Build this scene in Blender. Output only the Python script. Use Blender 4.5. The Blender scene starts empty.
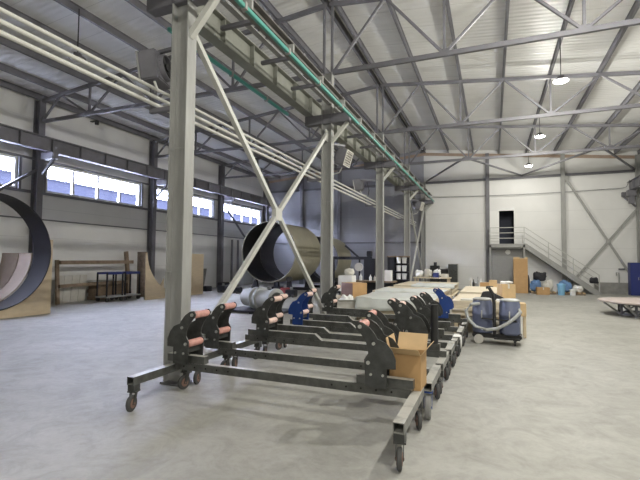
import bpy, math, random
from mathutils import Vector, Matrix
random.seed(7)
PI = math.pi
scene = bpy.context.scene
COL = scene.collection
V = Vector

# ------------------------------------------------------------------ materials
MATS = {}
def mat(name, col, rough=.6, metal=0., var=.0, scale=6., bump=0., bscale=40., emit=None, estr=0., spec=.5, col2=None, stretch=None):
    if name in MATS: return MATS[name]
    m = bpy.data.materials.new(name); m.use_nodes = True
    nt = m.node_tree; b = nt.nodes['Principled BSDF']
    b.inputs['Base Color'].default_value = (*col, 1); b.inputs['Roughness'].default_value = rough
    b.inputs['Metallic'].default_value = metal; b.inputs['Specular IOR Level'].default_value = spec
    if var > 0 or col2:
        tc = nt.nodes.new('ShaderNodeTexCoord'); mp = nt.nodes.new('ShaderNodeMapping')
        if stretch: mp.inputs['Scale'].default_value = stretch
        n = nt.nodes.new('ShaderNodeTexNoise'); n.inputs['Scale'].default_value = scale; n.inputs['Detail'].default_value = 6; n.inputs['Roughness'].default_value = .6
        r = nt.nodes.new('ShaderNodeValToRGB')
        c2 = col2 if col2 else tuple(min(1, c * (1 + var)) for c in col)
        c1 = col if col2 else tuple(c * (1 - var) for c in col)
        r.color_ramp.elements[0].position = .32; r.color_ramp.elements[1].position = .68
        r.color_ramp.elements[0].color = (*c1, 1); r.color_ramp.elements[1].color = (*c2, 1)
        nt.links.new(tc.outputs['Object'], mp.inputs['Vector']); nt.links.new(mp.outputs['Vector'], n.inputs['Vector'])
        nt.links.new(n.outputs['Fac'], r.inputs['Fac']); nt.links.new(r.outputs['Color'], b.inputs['Base Color'])
    if bump > 0:
        tc = nt.nodes.new('ShaderNodeTexCoord'); n = nt.nodes.new('ShaderNodeTexNoise'); n.inputs['Scale'].default_value = bscale
        bp = nt.nodes.new('ShaderNodeBump'); bp.inputs['Strength'].default_value = bump; bp.inputs['Distance'].default_value = .02
        nt.links.new(tc.outputs['Object'], n.inputs['Vector']); nt.links.new(n.outputs['Fac'], bp.inputs['Height']); nt.links.new(bp.outputs['Normal'], b.inputs['Normal'])
    if emit:
        b.inputs['Emission Color'].default_value = (*emit, 1); b.inputs['Emission Strength'].default_value = estr
    MATS[name] = m
    return m

def floor_material():
    m = bpy.data.materials.new('concrete_floor'); m.use_nodes = True; nt = m.node_tree; N = nt.nodes; L = nt.links
    b = N['Principled BSDF']; b.inputs['Roughness'].default_value = .55; b.inputs['Specular IOR Level'].default_value = .35
    tc = N.new('ShaderNodeTexCoord')
    def noise(s, d, r=.6, dist=0.):
        n = N.new('ShaderNodeTexNoise'); n.inputs['Scale'].default_value = s; n.inputs['Detail'].default_value = d; n.inputs['Roughness'].default_value = r; n.inputs['Distortion'].default_value = dist
        L.new(tc.outputs['Object'], n.inputs['Vector']); return n
    def ramp(n, p0, c0, p1, c1):
        r = N.new('ShaderNodeValToRGB'); e = r.color_ramp.elements; e[0].position = p0; e[1].position = p1; e[0].color = (*c0, 1); e[1].color = (*c1, 1)
        L.new(n.outputs['Fac'], r.inputs['Fac']); return r
    def mix(a, c, f, mode='MULTIPLY'):
        x = N.new('ShaderNodeMix'); x.data_type = 'RGBA'; x.blend_type = mode; x.inputs['Factor'].default_value = f
        L.new(a.outputs[2] if a.bl_idname == 'ShaderNodeMix' else a.outputs['Color'], x.inputs['A']); L.new(c.outputs['Color'], x.inputs['B']); return x
    base = ramp(noise(.55, 7, .62, .6), .3, (.335, .329, .302), .72, (.435, .428, .40))
    c2 = ramp(noise(2.4, 8, .7, 1.2), .36, (.74, .74, .73), .58, (1, 1, 1))
    c3 = ramp(noise(14, 4, .7), .3, (.88, .88, .87), .6, (1, 1, 1))
    v = N.new('ShaderNodeTexVoronoi'); v.feature = 'F1'; v.inputs['Scale'].default_value = 1.1; v.inputs['Randomness'].default_value = 1
    L.new(tc.outputs['Object'], v.inputs['Vector'])
    vr = N.new('ShaderNodeValToRGB'); e = vr.color_ramp.elements; e[0].position = .06; e[1].position = .16; e[0].color = (.78, .78, .77, 1); e[1].color = (1, 1, 1, 1)
    L.new(v.outputs['Distance'], vr.inputs['Fac'])
    x = mix(mix(mix(base, c2, .75), c3, .8), vr, .6)
    L.new(x.outputs[2], b.inputs['Base Color'])
    bp = N.new('ShaderNodeBump'); bp.inputs['Strength'].default_value = .12; bp.inputs['Distance'].default_value = .01
    L.new(noise(30, 5).outputs['Fac'], bp.inputs['Height']); L.new(bp.outputs['Normal'], b.inputs['Normal'])
    return m

def seam_material(name, col, axis, pitch, off, rough=.5, seam=.55, width=.02, rib=0.):
    m = bpy.data.materials.new(name); m.use_nodes = True; nt = m.node_tree; N = nt.nodes; L = nt.links
    b = N['Principled BSDF']; b.inputs['Roughness'].default_value = rough
    g = N.new('ShaderNodeNewGeometry'); s = N.new('ShaderNodeSeparateXYZ'); L.new(g.outputs['Position'], s.inputs[0])
    def math_(op, a, v=None):
        n = N.new('ShaderNodeMath'); n.operation = op; L.new(a, n.inputs[0])
        if v is not None: n.inputs[1].default_value = v
        return n.outputs[0]
    o = s.outputs['XYZ'.index(axis)]
    fr = math_('FRACT', math_('DIVIDE', math_('SUBTRACT', o, off), pitch))
    lt = math_('LESS_THAN', fr, width)
    nz = N.new('ShaderNodeTexNoise'); nz.inputs['Scale'].default_value = .8; nz.inputs['Detail'].default_value = 5; L.new(g.outputs['Position'], nz.inputs['Vector'])
    r = N.new('ShaderNodeValToRGB'); e = r.color_ramp.elements; e[0].position = .3; e[1].position = .7
    e[0].color = (*[c * .94 for c in col], 1); e[1].color = (*[min(1, c * 1.03) for c in col], 1); L.new(nz.outputs['Fac'], r.inputs['Fac'])
    x = N.new('ShaderNodeMix'); x.data_type = 'RGBA'; L.new(lt, x.inputs['Factor']); L.new(r.outputs['Color'], x.inputs['A'])
    x.inputs['B'].default_value = (*[c * seam for c in col], 1); L.new(x.outputs[2], b.inputs['Base Color'])
    if rib:
        w = math_('SINE', math_('MULTIPLY', o, 2 * PI / rib)); bp = N.new('ShaderNodeBump'); bp.inputs['Strength'].default_value = .35; bp.inputs['Distance'].default_value = .02
        L.new(w, bp.inputs['Height']); L.new(bp.outputs['Normal'], b.inputs['Normal'])
    return m

def lit_dusty_top(name, col, lit_dust, rough, metal, var, scale):  # upward faces painted paler: reflected light put into the colour, with some dust
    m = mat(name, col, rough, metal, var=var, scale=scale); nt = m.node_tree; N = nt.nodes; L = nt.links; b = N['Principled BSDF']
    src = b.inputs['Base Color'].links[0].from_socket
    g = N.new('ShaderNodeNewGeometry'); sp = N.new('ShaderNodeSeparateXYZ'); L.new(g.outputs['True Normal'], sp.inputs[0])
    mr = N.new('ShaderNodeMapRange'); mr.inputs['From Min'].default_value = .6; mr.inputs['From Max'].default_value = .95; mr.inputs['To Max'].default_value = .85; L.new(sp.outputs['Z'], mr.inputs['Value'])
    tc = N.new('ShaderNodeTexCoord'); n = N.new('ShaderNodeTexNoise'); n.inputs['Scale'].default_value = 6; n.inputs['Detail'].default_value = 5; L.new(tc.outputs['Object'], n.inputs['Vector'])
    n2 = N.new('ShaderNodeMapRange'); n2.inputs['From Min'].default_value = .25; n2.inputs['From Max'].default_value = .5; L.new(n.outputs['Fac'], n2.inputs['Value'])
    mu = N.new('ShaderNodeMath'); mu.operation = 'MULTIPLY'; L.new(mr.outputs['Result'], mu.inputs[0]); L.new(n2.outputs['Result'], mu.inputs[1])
    x = N.new('ShaderNodeMix'); x.data_type = 'RGBA'; L.new(mu.outputs[0], x.inputs['Factor']); L.new(src, x.inputs['A']); x.inputs['B'].default_value = (*lit_dust, 1); L.new(x.outputs[2], b.inputs['Base Color'])
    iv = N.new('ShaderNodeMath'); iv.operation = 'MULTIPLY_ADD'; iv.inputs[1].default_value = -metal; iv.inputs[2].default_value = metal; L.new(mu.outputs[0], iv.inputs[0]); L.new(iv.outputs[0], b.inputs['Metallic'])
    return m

def glass_material():
    m = bpy.data.materials.new('window_glass'); m.use_nodes = True; nt = m.node_tree; N = nt.nodes; L = nt.links
    N.remove(N['Principled BSDF']); t = N.new('ShaderNodeBsdfTransparent'); t.inputs['Color'].default_value = (.93, .95, .97, 1)
    g = N.new('ShaderNodeBsdfGlossy'); g.inputs['Roughness'].default_value = .02; x = N.new('ShaderNodeMixShader'); x.inputs[0].default_value = .05; L.new(t.outputs[0], x.inputs[1]); L.new(g.outputs[0], x.inputs[2])
    L.new(x.outputs[0], N['Material Output'].inputs['Surface']); return m

M_floor = floor_material()
M_wall = seam_material('white_wall_panel', (.74, .738, .725), 'Z', 1.15, .28, rough=.45, seam=.82, width=.016)
M_wallg = seam_material('darker_wall_panel', (.30, .305, .335), 'Z', 1.15, .28, rough=.5, seam=.8, width=.016)
M_roof = seam_material('white_roof_sheet', (.80, .80, .79), 'Y', 1.0, .2, rough=.42, seam=.78, width=.02, rib=.2)
M_glass = glass_material()
M_steel = mat('grey_painted_steel', (.155, .153, .172), .5, var=.12, scale=3)
M_col = mat('grey_column_paint', (.315, .316, .305), .5, var=.14, scale=2.5, stretch=(3, 3, .6))
M_galv = mat('pale_brace_paint', (.53, .53, .495), .45, var=.06, scale=4)
M_olive = mat('olive_grey_girder', (.23, .235, .205), .55, var=.12, scale=3)
M_girdb = mat('brown_grey_girder', (.16, .15, .14), .55, var=.2, scale=4)
M_green = mat('green_conductor_rail', (.085, .33, .28), .4)
M_pipe = mat('cream_pipe', (.60, .595, .555), .4)
M_dark = mat('raw_dark_steel', (.060, .062, .060), .42, .35, var=.35, scale=9)
M_tube = lit_dusty_top('weathered_tube_steel', (.21, .212, .20), (.50, .49, .45), .42, .35, .3, 12)
M_beam = lit_dusty_top('dark_cart_beam', (.095, .097, .092), (.50, .49, .45), .34, .4, .35, 8)
M_blue = mat('blue_enamel', (.012, .045, .20), .4, var=.15, scale=8)
M_bolt = mat('zinc_bolt', (.62, .62, .60), .3, .8)
M_hole = mat('dark_hole', (.01, .01, .01), .9)
M_rollp = mat('pink_roller', (.54, .27, .23), .55, var=.18, scale=20)
M_rollb = mat('pale_roller', (.68, .49, .43), .55, var=.15, scale=20)
M_rubber = mat('grey_rubber', (.07, .07, .07), .8, var=.2)
M_tyre = mat('light_grey_tyre', (.24, .24, .23), .8, var=.15)
M_hub = mat('rusty_hub', (.22, .13, .10), .6)
M_card = mat('cardboard', (.46, .285, .13), .8, var=.08, scale=5)
M_cardl = mat('pale_cardboard', (.60, .43, .24), .8, var=.08, scale=5)
M_cardm = mat('mauve_cardboard', (.26, .165, .14), .8, var=.08, scale=5)
M_ply = mat('plywood', (.60, .49, .34), .65, var=.07, scale=3, stretch=(1, 1, 4))
M_plyl = mat('pale_plywood', (.66, .58, .44), .65, var=.07, scale=2, stretch=(1, 4, 1))
M_timber = mat('weathered_timber', (.21, .155, .105), .75, var=.25, scale=4)
M_bark = mat('rough_log', (.17, .135, .11), .9, var=.3, scale=9, bump=.5)
M_sheet = mat('white_plastic_sheet', (.66, .68, .65), .35, var=.06, scale=4)
M_white = mat('white_paint', (.80, .80, .78), .5)
M_offw = mat('off_white', (.62, .60, .55), .6, var=.08)
M_black = mat('black_coat', (.011, .012, .019), .6, var=.2, scale=3)
M_blk = mat('black_plastic', (.015, .015, .016), .5)
M_brown = mat('brown_shell', (.31, .25, .20), .7, var=.1, scale=4)
M_beige = mat('beige_shell', (.56, .47, .40), .7, var=.06, scale=4)
M_shell = mat('olive_beige_shell', (.40, .375, .285), .5, var=.12, scale=1.6, stretch=(1, 7, 1))
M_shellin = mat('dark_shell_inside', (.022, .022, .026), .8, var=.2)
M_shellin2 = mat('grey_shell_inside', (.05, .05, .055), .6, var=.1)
M_vac = mat('vacuum_blue', (.13, .15, .235), .45, var=.08)
M_hose = mat('grey_hose', (.40, .41, .40), .5)
M_cab = mat('cabinet_blue', (.018, .03, .16), .4)
M_lblue = mat('light_blue_plastic', (.20, .42, .62), .5)
M_bag = mat('blue_bag', (.13, .24, .45), .5, var=.25, scale=7)
M_orange = mat('rust_brown_trim', (.36, .27, .21), .7, var=.1)
M_pinkt = mat('pinkish_plate', (.46, .39, .36), .6, var=.12, scale=3)
M_conc = mat('grey_plinth', (.27, .265, .25), .8, var=.18, scale=4)
M_stair = mat('stair_grey', (.31, .31, .30), .5, var=.05)
M_rail = mat('handrail_grey', (.45, .45, .43), .45)
M_door = mat('door_white', (.80, .80, .78), .45)
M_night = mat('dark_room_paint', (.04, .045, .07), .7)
M_lens = mat('lamp_lens', (1, 1, 1), .5, emit=(1, .96, .86), estr=60)
M_red = mat('red_paint', (.28, .05, .05), .5)
M_far = mat('blue_facade', (.0125, .0135, .0195), 1., var=.05, scale=.2, spec=0.)
M_snow = mat('snow', (.86, .87, .88), .8)

# ------------------------------------------------------------------ mesh builder
class MB:
    def __init__(s): s.v = []; s.f = []
    def add(s, vs, fs):
        n = len(s.v); s.v += [V(p) for p in vs]; s.f += [tuple(i + n for i in f) for f in fs]; return s
    def box(s, x0, x1, y0, y1, z0, z1):
        return s.add([(x0, y0, z0), (x1, y0, z0), (x1, y1, z0), (x0, y1, z0), (x0, y0, z1), (x1, y0, z1), (x1, y1, z1), (x0, y1, z1)],
                     [(0, 3, 2, 1), (4, 5, 6, 7), (0, 1, 5, 4), (1, 2, 6, 5), (2, 3, 7, 6), (3, 0, 4, 7)])
    def obox(s, c, size, R):
        n = len(s.v); s.box(*[w for q in size for w in (-q / 2, q / 2)])
        for i in range(n, len(s.v)): s.v[i] = R @ s.v[i] + V(c)
        return s
    def prism(s, pts, o, u, v, d):
        o, u, v, d = V(o), V(u), V(v), V(d); n = len(pts)
        a = [o + u * p[0] + v * p[1] for p in pts]; b = [p + d for p in a]
        return s.add(a + b, [tuple(range(n))[::-1], tuple(range(n, 2 * n))] + [(i, (i + 1) % n, n + (i + 1) % n, n + i) for i in range(n)])
    def frame(s, p, q, up=(0, 0, 1)):
        p, q = V(p), V(q); d = (q - p).normalized(); up = V(up)
        if abs(d.dot(up)) > .98: up = V((0, 1, 0)) if abs(d.y) < .9 else V((1, 0, 0))
        r = d.cross(up).normalized(); return p, q, r, r.cross(d).normalized()
    def bar(s, p, q, w, h=None, up=(0, 0, 1)):
        h = h or w; p, q, r, u = s.frame(p, q, up)
        return s.prism([(-w / 2, -h / 2), (w / 2, -h / 2), (w / 2, h / 2), (-w / 2, h / 2)], p, r, u, q - p)
    def hsec(s, p, q, b, h, t=.014, tw=.01, up=(0, 0, 1)):      # I-section, flanges facing 'up'
        p, q, r, u = s.frame(p, q, up)
        pts = [(-b/2, -h/2), (b/2, -h/2), (b/2, -h/2+t), (tw/2, -h/2+t), (tw/2, h/2-t), (b/2, h/2-t), (b/2, h/2), (-b/2, h/2), (-b/2, h/2-t), (-tw/2, h/2-t), (-tw/2, -h/2+t), (-b/2, -h/2+t)]
        return s.prism(pts, p, r, u, q - p)
    def cyl(s, p, q, r, n=16, r2=None):
        p, q, a, u = s.frame(p, q); r2 = r if r2 is None else r2
        A = [p + (a * math.cos(2*PI*i/n) + u * math.sin(2*PI*i/n)) * r for i in range(n)]; B = [q + (a * math.cos(2*PI*i/n) + u * math.sin(2*PI*i/n)) * r2 for i in range(n)]
        return s.add(A + B, [tuple(range(n))[::-1], tuple(range(n, 2*n))] + [(i, (i+1) % n, n + (i+1) % n, n + i) for i in range(n)])
    def pipe(s, p, q, ro, ri, n=32, a0=0., a1=2*PI, up=(0, 0, 1)):   # hollow tube or part of one
        p, q, a, u = s.frame(p, q, up); full = abs(a1 - a0 - 2*PI) < 1e-6; k = n if full else n + 1
        R = []
        for c, r in ((p, ro), (q, ro), (q, ri), (p, ri)):
            R.append([c + (a * math.cos(a0 + (a1-a0)*i/n) + u * math.sin(a0 + (a1-a0)*i/n)) * r for i in range(k)])
        fs = []
        for j in range(4):
            for i in range(n if full else k - 1):
                i2 = (i + 1) % k; fs.append((j*k+i, j*k+i2, ((j+1) % 4)*k+i2, ((j+1) % 4)*k+i))
        if not full: fs += [(0, k, 2*k, 3*k), (k-1, 4*k-1, 3*k-1, 2*k-1)]
        return s.add(sum(R, []), fs)
    def tube(s, pts, r, n=8):
        pts = [V(p) for p in pts]; rings = []; ref = V((0, 0, 1))
        for i, p in enumerate(pts):
            d = (pts[min(i+1, len(pts)-1)] - pts[max(i-1, 0)]).normalized()
            if abs(d.dot(ref)) > .95: ref = V((1, 0, 0)) if abs(d.x) < .8 else V((0, 1, 0))
            a = d.cross(ref).normalized(); u = a.cross(d).normalized(); rr = r[i] if isinstance(r, (list, tuple)) else r
            rings += [p + (a*math.cos(2*PI*k/n) + u*math.sin(2*PI*k/n))*rr for k in range(n)]
        m = len(pts); fs = [tuple(range(n))[::-1], tuple(range((m-1)*n, m*n))]
        for i in range(m-1):
            for k in range(n): fs.append((i*n+k, i*n+(k+1) % n, (i+1)*n+(k+1) % n, (i+1)*n+k))
        return s.add(rings, fs)
    def lathe(s, prof, c, n=24):                                   # profile (r, z) about a vertical axis
        c = V(c); m = len(prof); vs = [c + V((r*math.cos(2*PI*k/n), r*math.sin(2*PI*k/n), z)) for r, z in prof for k in range(n)]
        fs = [tuple(range(n))[::-1], tuple(range((m-1)*n, m*n))]
        for i in range(m-1):
            for k in range(n): fs.append((i*n+k, i*n+(k+1) % n, (i+1)*n+(k+1) % n, (i+1)*n+k))
        return s.add(vs, fs)
    def lump(s, c, size, seed=0, n=26, m=14, amp=.12):    # sagging, creased bag-like body resting on z = c.z
        from mathutils import noise
        c = V(c); off = V((seed*3.7, seed*1.9, seed*.7)); vs = []
        pw = lambda v, e: math.copysign(abs(v)**e, v)
        for j in range(m + 1):
            t = PI*j/m
            for i in range(n):
                a = 2*PI*i/n; st = abs(math.sin(t))**.55
                d = V((st*pw(math.cos(a), .75), st*pw(math.sin(a), .75), pw(math.cos(t), .7)))
                k = 1 + amp*2.2*noise.noise(d*1.6+off) + amp*1.3*noise.noise(d*4.5+off)
                vs.append(c + V((d.x*k*size[0]/2, d.y*k*size[1]/2, max(0, (d.z*k*.5+.5))*size[2]*(1+.25*noise.noise(V((d.x, d.y, 0))*1.3+off)))))
        fs = []
        for j in range(m):
            for i in range(n): fs.append((j*n+i, j*n+(i+1) % n, (j+1)*n+(i+1) % n, (j+1)*n+i))
        return s.add(vs, fs)
    def build(s, name, m, parent=None, origin=None, smooth=True, bevel=0., local=False):
        me = bpy.data.meshes.new(name)
        if parent is not None:
            o0 = V((0, 0, 0)) if local else ROOT[parent.name]
        else:
            o0 = V(origin) if origin is not None else V((sum(p.x for p in s.v)/len(s.v), sum(p.y for p in s.v)/len(s.v), min(p.z for p in s.v)))
        me.from_pydata([p - o0 for p in s.v], [], s.f)
        me.materials.append(m)
        import bmesh
        bm = bmesh.new(); bm.from_mesh(me); bmesh.ops.recalc_face_normals(bm, faces=bm.faces)
        if bevel > 0:
            es = [e for e in bm.edges if len(e.link_faces) == 2 and e.calc_face_angle(0) > .7]
            bmesh.ops.bevel(bm, geom=es, offset=bevel, segments=2, affect='EDGES', clamp_overlap=True)
        bm.to_mesh(me); bm.free()
        if smooth:
            me.polygons.foreach_set('use_smooth', [True]*len(me.polygons)); me.set_sharp_from_angle(angle=math.radians(35))
        o = bpy.data.objects.new(name, me); COL.objects.link(o)
        if parent is not None:
            o.parent = parent; ROOT[o.name] = o0
        else:
            o.location = o0; ROOT[o.name] = o0
        return o
ROOT = {}
def tag(o, label, cat, group=None):
    o['label'] = label; o['category'] = cat
    if group: o['group'] = group
    return o
def thing(name, label, cat, loc, rz=0., group=None):
    o = bpy.data.objects.new(name, None); COL.objects.link(o); o.location = loc; o.rotation_euler = (0, 0, rz); o.empty_display_size = .2
    ROOT[o.name] = V(loc); return tag(o, label, cat, group)
def struct(o, label=None):
    o['kind'] = 'structure'
    if label: o['label'] = label
    return o
def sempty(name, loc, label):
    o = bpy.data.objects.new(name, None); COL.objects.link(o); o.location = loc; ROOT[o.name] = V(loc); o['kind'] = 'structure'; o['label'] = label; return o
def dup(root, loc, label, group=None, rz=None):
    r = root.copy(); COL.objects.link(r); r.location = loc; r['label'] = label; ROOT[r.name] = V(loc)
    if rz is not None: r.rotation_euler = (0, 0, rz)
    if group: r['group'] = group
    for ch in list(root.children):
        c = ch.copy(); COL.objects.link(c); c.parent = r
        for g in list(ch.children):
            d = g.copy(); COL.objects.link(d); d.parent = c
    return r
ORD = ['first', 'second', 'third', 'fourth', 'fifth', 'sixth', 'seventh', 'eighth']

# ------------------------------------------------------------------ dimensions of the hall
XC = -4.25; HS = 12.0                       # middle column line, half span of the roof
XL, XR = XC - HS, XC + HS                   # column lines of the two side walls
WL, WR = -16.45, 7.98                       # inner faces of the side walls
YB, YF = 29.15, -7.0                        # inner faces of the end walls
YS = [5, 11, 17, 23]                        # frames
def zr(x): return 9.36 - .1*abs(x - XC)     # underside of the roof sheets

# floor, roof
struct(MB().box(WL-.2, WR+.2, YF-.2, YB+.2, -.2, 0).build('floor', M_floor, origin=(0, 0, 0), smooth=False), 'pale trowelled concrete floor with darker stains')
mb = MB()
for a, b in ((WL-.3, XC), (XC, WR+.3)):
    mb.add([(a, YF-.3, zr(a)), (b, YF-.3, zr(b)), (b, YB+.3, zr(b)), (a, YB+.3, zr(a)), (a, YF-.3, zr(a)+.15), (b, YF-.3, zr(b)+.15), (b, YB+.3, zr(b)+.15), (a, YB+.3, zr(a)+.15)],
           [(0, 3, 2, 1), (4, 5, 6, 7), (0, 1, 5, 4), (1, 2, 6, 5), (2, 3, 7, 6), (3, 0, 4, 7)])
struct(mb.build('ceiling', M_roof, origin=(XC, 11, 9), smooth=False), 'white ribbed sheet underside of the gabled roof')

# left wall with window strips
WZ0, WZ1 = 4.40, 5.56
wins = [(5.46, 10.33), (11.46, 16.33), (17.46, 22.33), (23.46, 28.33)]
mb = MB().box(WL-.2, WL, YF-.2, YB+.2, 0, WZ0).box(WL-.2, WL, YF-.2, YB+.2, WZ1, 8.17)
ye = YF - .2
for a, b in wins + [(YB+.2, 0)]:
    mb.box(WL-.2, WL, ye, a, WZ0, WZ1); ye = b
struct(mb.build('wall_left', M_wall, origin=(WL, 11, 0), smooth=False), 'long pale panel wall with a strip of high windows')
def gable(y0, y1, holes=(), xa=None, xb=None):
    xa = WL-.2 if xa is None else xa; xb = WR+.2 if xb is None else xb
    mb = MB(); xs = sorted({xa, min(max(XC, xa), xb), xb} | {h for q in holes for h in q[:2]})
    for a, b in zip(xs, xs[1:]):
        zz = [(0, None)]
        for h in holes:
            if h[0] <= a and b <= h[1]: zz = [(0, h[2]), (h[3], None)]
        for z0, z1 in zz:
            ta, tb = (zr(a), zr(b)) if z1 is None else (z1, z1)
            mb.add([(a, y0, z0), (b, y0, z0), (b, y1, z0), (a, y1, z0), (a, y0, ta), (b, y0, tb), (b, y1, tb), (a, y1, ta)],
                   [(0, 3, 2, 1), (4, 5, 6, 7), (0, 1, 5, 4), (1, 2, 6, 5), (2, 3, 7, 6), (3, 0, 4, 7)])
    return mb
DX0, DX1, DZ0, DZ1 = .42, 1.28, 2.90, 5.00
struct(gable(YB, YB+.2, [(DX0, DX1, DZ0, DZ1)], XC, None).build('wall_back', M_wall, origin=(XC, YB, 0), smooth=False), 'tall white panel end wall behind the staircase')
struct(gable(YB, YB+.2, (), None, XC).build('wall_back_left', M_wallg, origin=(WL, YB, 0), smooth=False), 'darker panel end wall of the left bay')  # left half of the end wall, coloured darker than the right half
struct(gable(YF-.2, YF).build('wall_front', M_wall, origin=(XC, YF, 0), smooth=False), 'white panel end wall behind the viewer')
struct(MB().box(WR, WR+.2, YF-.2, YB+.2, 0, 8.17).build('wall_right', M_wall, origin=(WR, 11, 0), smooth=False), 'white panel side wall along the right bay')

# windows
for i, (a, b) in enumerate(wins):
    w = sempty('window_%d' % (i+1), (WL, (a+b)/2, WZ0), 'strip of four white framed panes, ' + ORD[i] + ' strip along the left wall')
    f = MB(); t = .07
    f.box(WL-.12, WL+.02, a, b, WZ0, WZ0+t).box(WL-.12, WL+.02, a, b, WZ1-t, WZ1).box(WL-.12, WL+.02, a, a+t, WZ0+t, WZ1-t).box(WL-.12, WL+.02, b-t, b, WZ0+t, WZ1-t)
    f.build('window_frame', M_white, w, smooth=False)
    s = (b - a)/4
    for k in range(4):
        y0, y1 = a + k*s, a + (k+1)*s
        if k: MB().box(WL-.10, WL+.015, y0-.045, y0+.045, WZ0+t, WZ1-t).build('mullion', M_white, w, smooth=False)
        MB().box(WL-.07, WL-.06, y0+.05, y1-.05, WZ0+.06, WZ1-.06).build('pane', M_glass, w, smooth=False)
        MB().box(WL-.0, WL+.05, y1-.42, y1-.38, (WZ0+WZ1)/2-.05, (WZ0+WZ1)/2+.07).build('window_handle', M_blk, w, smooth=False)
# girts and trims on the left wall
n_tr = 0
def trim(mb, m, label):
    global n_tr; n_tr += 1
    return struct(mb.build('trim_%d' % n_tr, m, smooth=False), label)
trim(MB().box(WL, WL+.10, YF, YB, WZ0-.12, WZ0-.02), M_steel, 'grey wall rail running under the window strips')
trim(MB().box(WL, WL+.08, YF, YB, WZ1+.02, WZ1+.10), M_steel, 'grey wall rail running above the window strips')
trim(MB().box(WL, WL+.03, YF, YB, 3.27, 3.32), M_steel, 'thin dark joint strip along the left wall below the windows')
for a, b in wins:
    for y in (a-.14, b+.04): trim(MB().box(WL, WL+.10, y, y+.10, WZ0-.02, WZ1+.02), M_steel, 'grey upright rail at the end of a window strip')
for a, b in ((WL, XC), (XC, WR)):
    mb = MB(); mb.prism([(a, zr(a)-.42), (b, zr(b)-.42), (b, zr(b)-.24), (a, zr(a)-.24)], (0, YB-.06, 0), (1, 0, 0), (0, 0, 1), (0, .06, 0))
    trim(mb, M_orange, 'rust brown strip under the roof on the end wall')
trim(MB().box(5.5, WR, YB-.12, YB, 0, .64), M_conc, 'low grey plinth along the foot of the end wall')

# the opening in the end wall with a dark room behind
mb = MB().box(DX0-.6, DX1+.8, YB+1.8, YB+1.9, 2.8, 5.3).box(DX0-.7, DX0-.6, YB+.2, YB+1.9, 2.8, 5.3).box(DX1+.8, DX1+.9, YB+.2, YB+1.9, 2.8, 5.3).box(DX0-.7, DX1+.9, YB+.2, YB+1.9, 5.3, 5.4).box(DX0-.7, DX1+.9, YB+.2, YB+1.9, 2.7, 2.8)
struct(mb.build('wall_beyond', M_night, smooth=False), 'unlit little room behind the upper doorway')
d = sempty('door_1', (DX0, YB, DZ0), 'white leaf standing open beside the dark upper doorway')
MB().box(DX0-.64, DX0-.03, YB-.10, YB-.05, DZ0, DZ1).build('door_leaf', M_door, d, smooth=False)
MB().box(DX0-.05, DX0, YB-.05, YB+.2, DZ0, DZ1+.06).box(DX1, DX1+.06, YB-.05, YB+.2, DZ0, DZ1+.06).box(DX0, DX1, YB-.05, YB+.2, DZ1, DZ1+.06).build('door_frame', M_door, d, smooth=False)
MB().box(DX0-.60, DX0-.55, YB-.16, YB-.10, DZ0+1.0, DZ0+1.12).build('door_handle', M_blk, d, smooth=False)

# ------------------------------------------------------------------ steel frame
# middle columns
cnames = ['nearest grey steel column, standing beside the roller carts', 'second steel column from the front, at the far end of the roller carts', 'third steel column from the front, behind the brown cardboard box', 'fourth steel column from the front, beside the rack of white tubs', 'dark steel column of the middle row standing against the end wall']
for i, y in enumerate(YS + [28.85]):
    c = thing('steel_column', cnames[i], 'column', (XC, y, 0), group='middle row of crane columns')
    MB().hsec((XC, y, .02), (XC, y, 7.06), .20, .30, .022, .016, up=(1, 0, 0)).build('shaft', M_col, c, smooth=False)
    MB().box(XC-.18, XC+.18, y-.13, y+.13, 0, .03).build('base_plate', M_steel, c, smooth=False)
    MB().box(XC-.66, XC+.66, y-.10, y+.10, 5.60, 5.865).build('corbel', M_steel, c, smooth=False, bevel=.008)
    MB().bar((XC+.13, y-.02, 5.08), (XC+.60, y-.02, 5.60), .09, .09).build('knee_brace', M_galv, c, smooth=False)
    for j, zz in enumerate((1.6, 3.4)):
        MB().box(XC-.13, XC+.13, y-.09, y-.08, zz, zz+.012).build('stiffener', M_col, c, smooth=False)
# cross braces between middle columns
def crossbrace(ya, yb, x, label):
    b = thing('cross_brace', label, 'brace', (x, (ya+yb)/2, 0))
    MB().bar((x, ya+.12, 5.30), (x, yb-.12, .28), .085, .085).build('diagonal', M_galv, b, smooth=False)
    MB().bar((x-.0, yb-.12, 5.30), (x-.0, ya+.12, .22), .085, .085).build('diagonal', M_galv, b, smooth=False)
    MB().box(x-.05, x+.05, (ya+yb)/2-.14, (ya+yb)/2+.14, 2.62, 2.88).build('gusset', M_galv, b, smooth=False)
    for yy, zz in ((ya+.12, 5.25), (yb-.12, 5.25)): MB().box(x-.012, x+.012, yy-.09, yy+.09, zz-.16, zz+.16).build('end_plate', M_galv, b, smooth=False)
crossbrace(5, 11, XC+.02, 'pale crossed tube brace between the two nearest columns')
crossbrace(23, 28.85, XC+.06, 'pale crossed tube brace between the two farthest columns')
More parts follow.
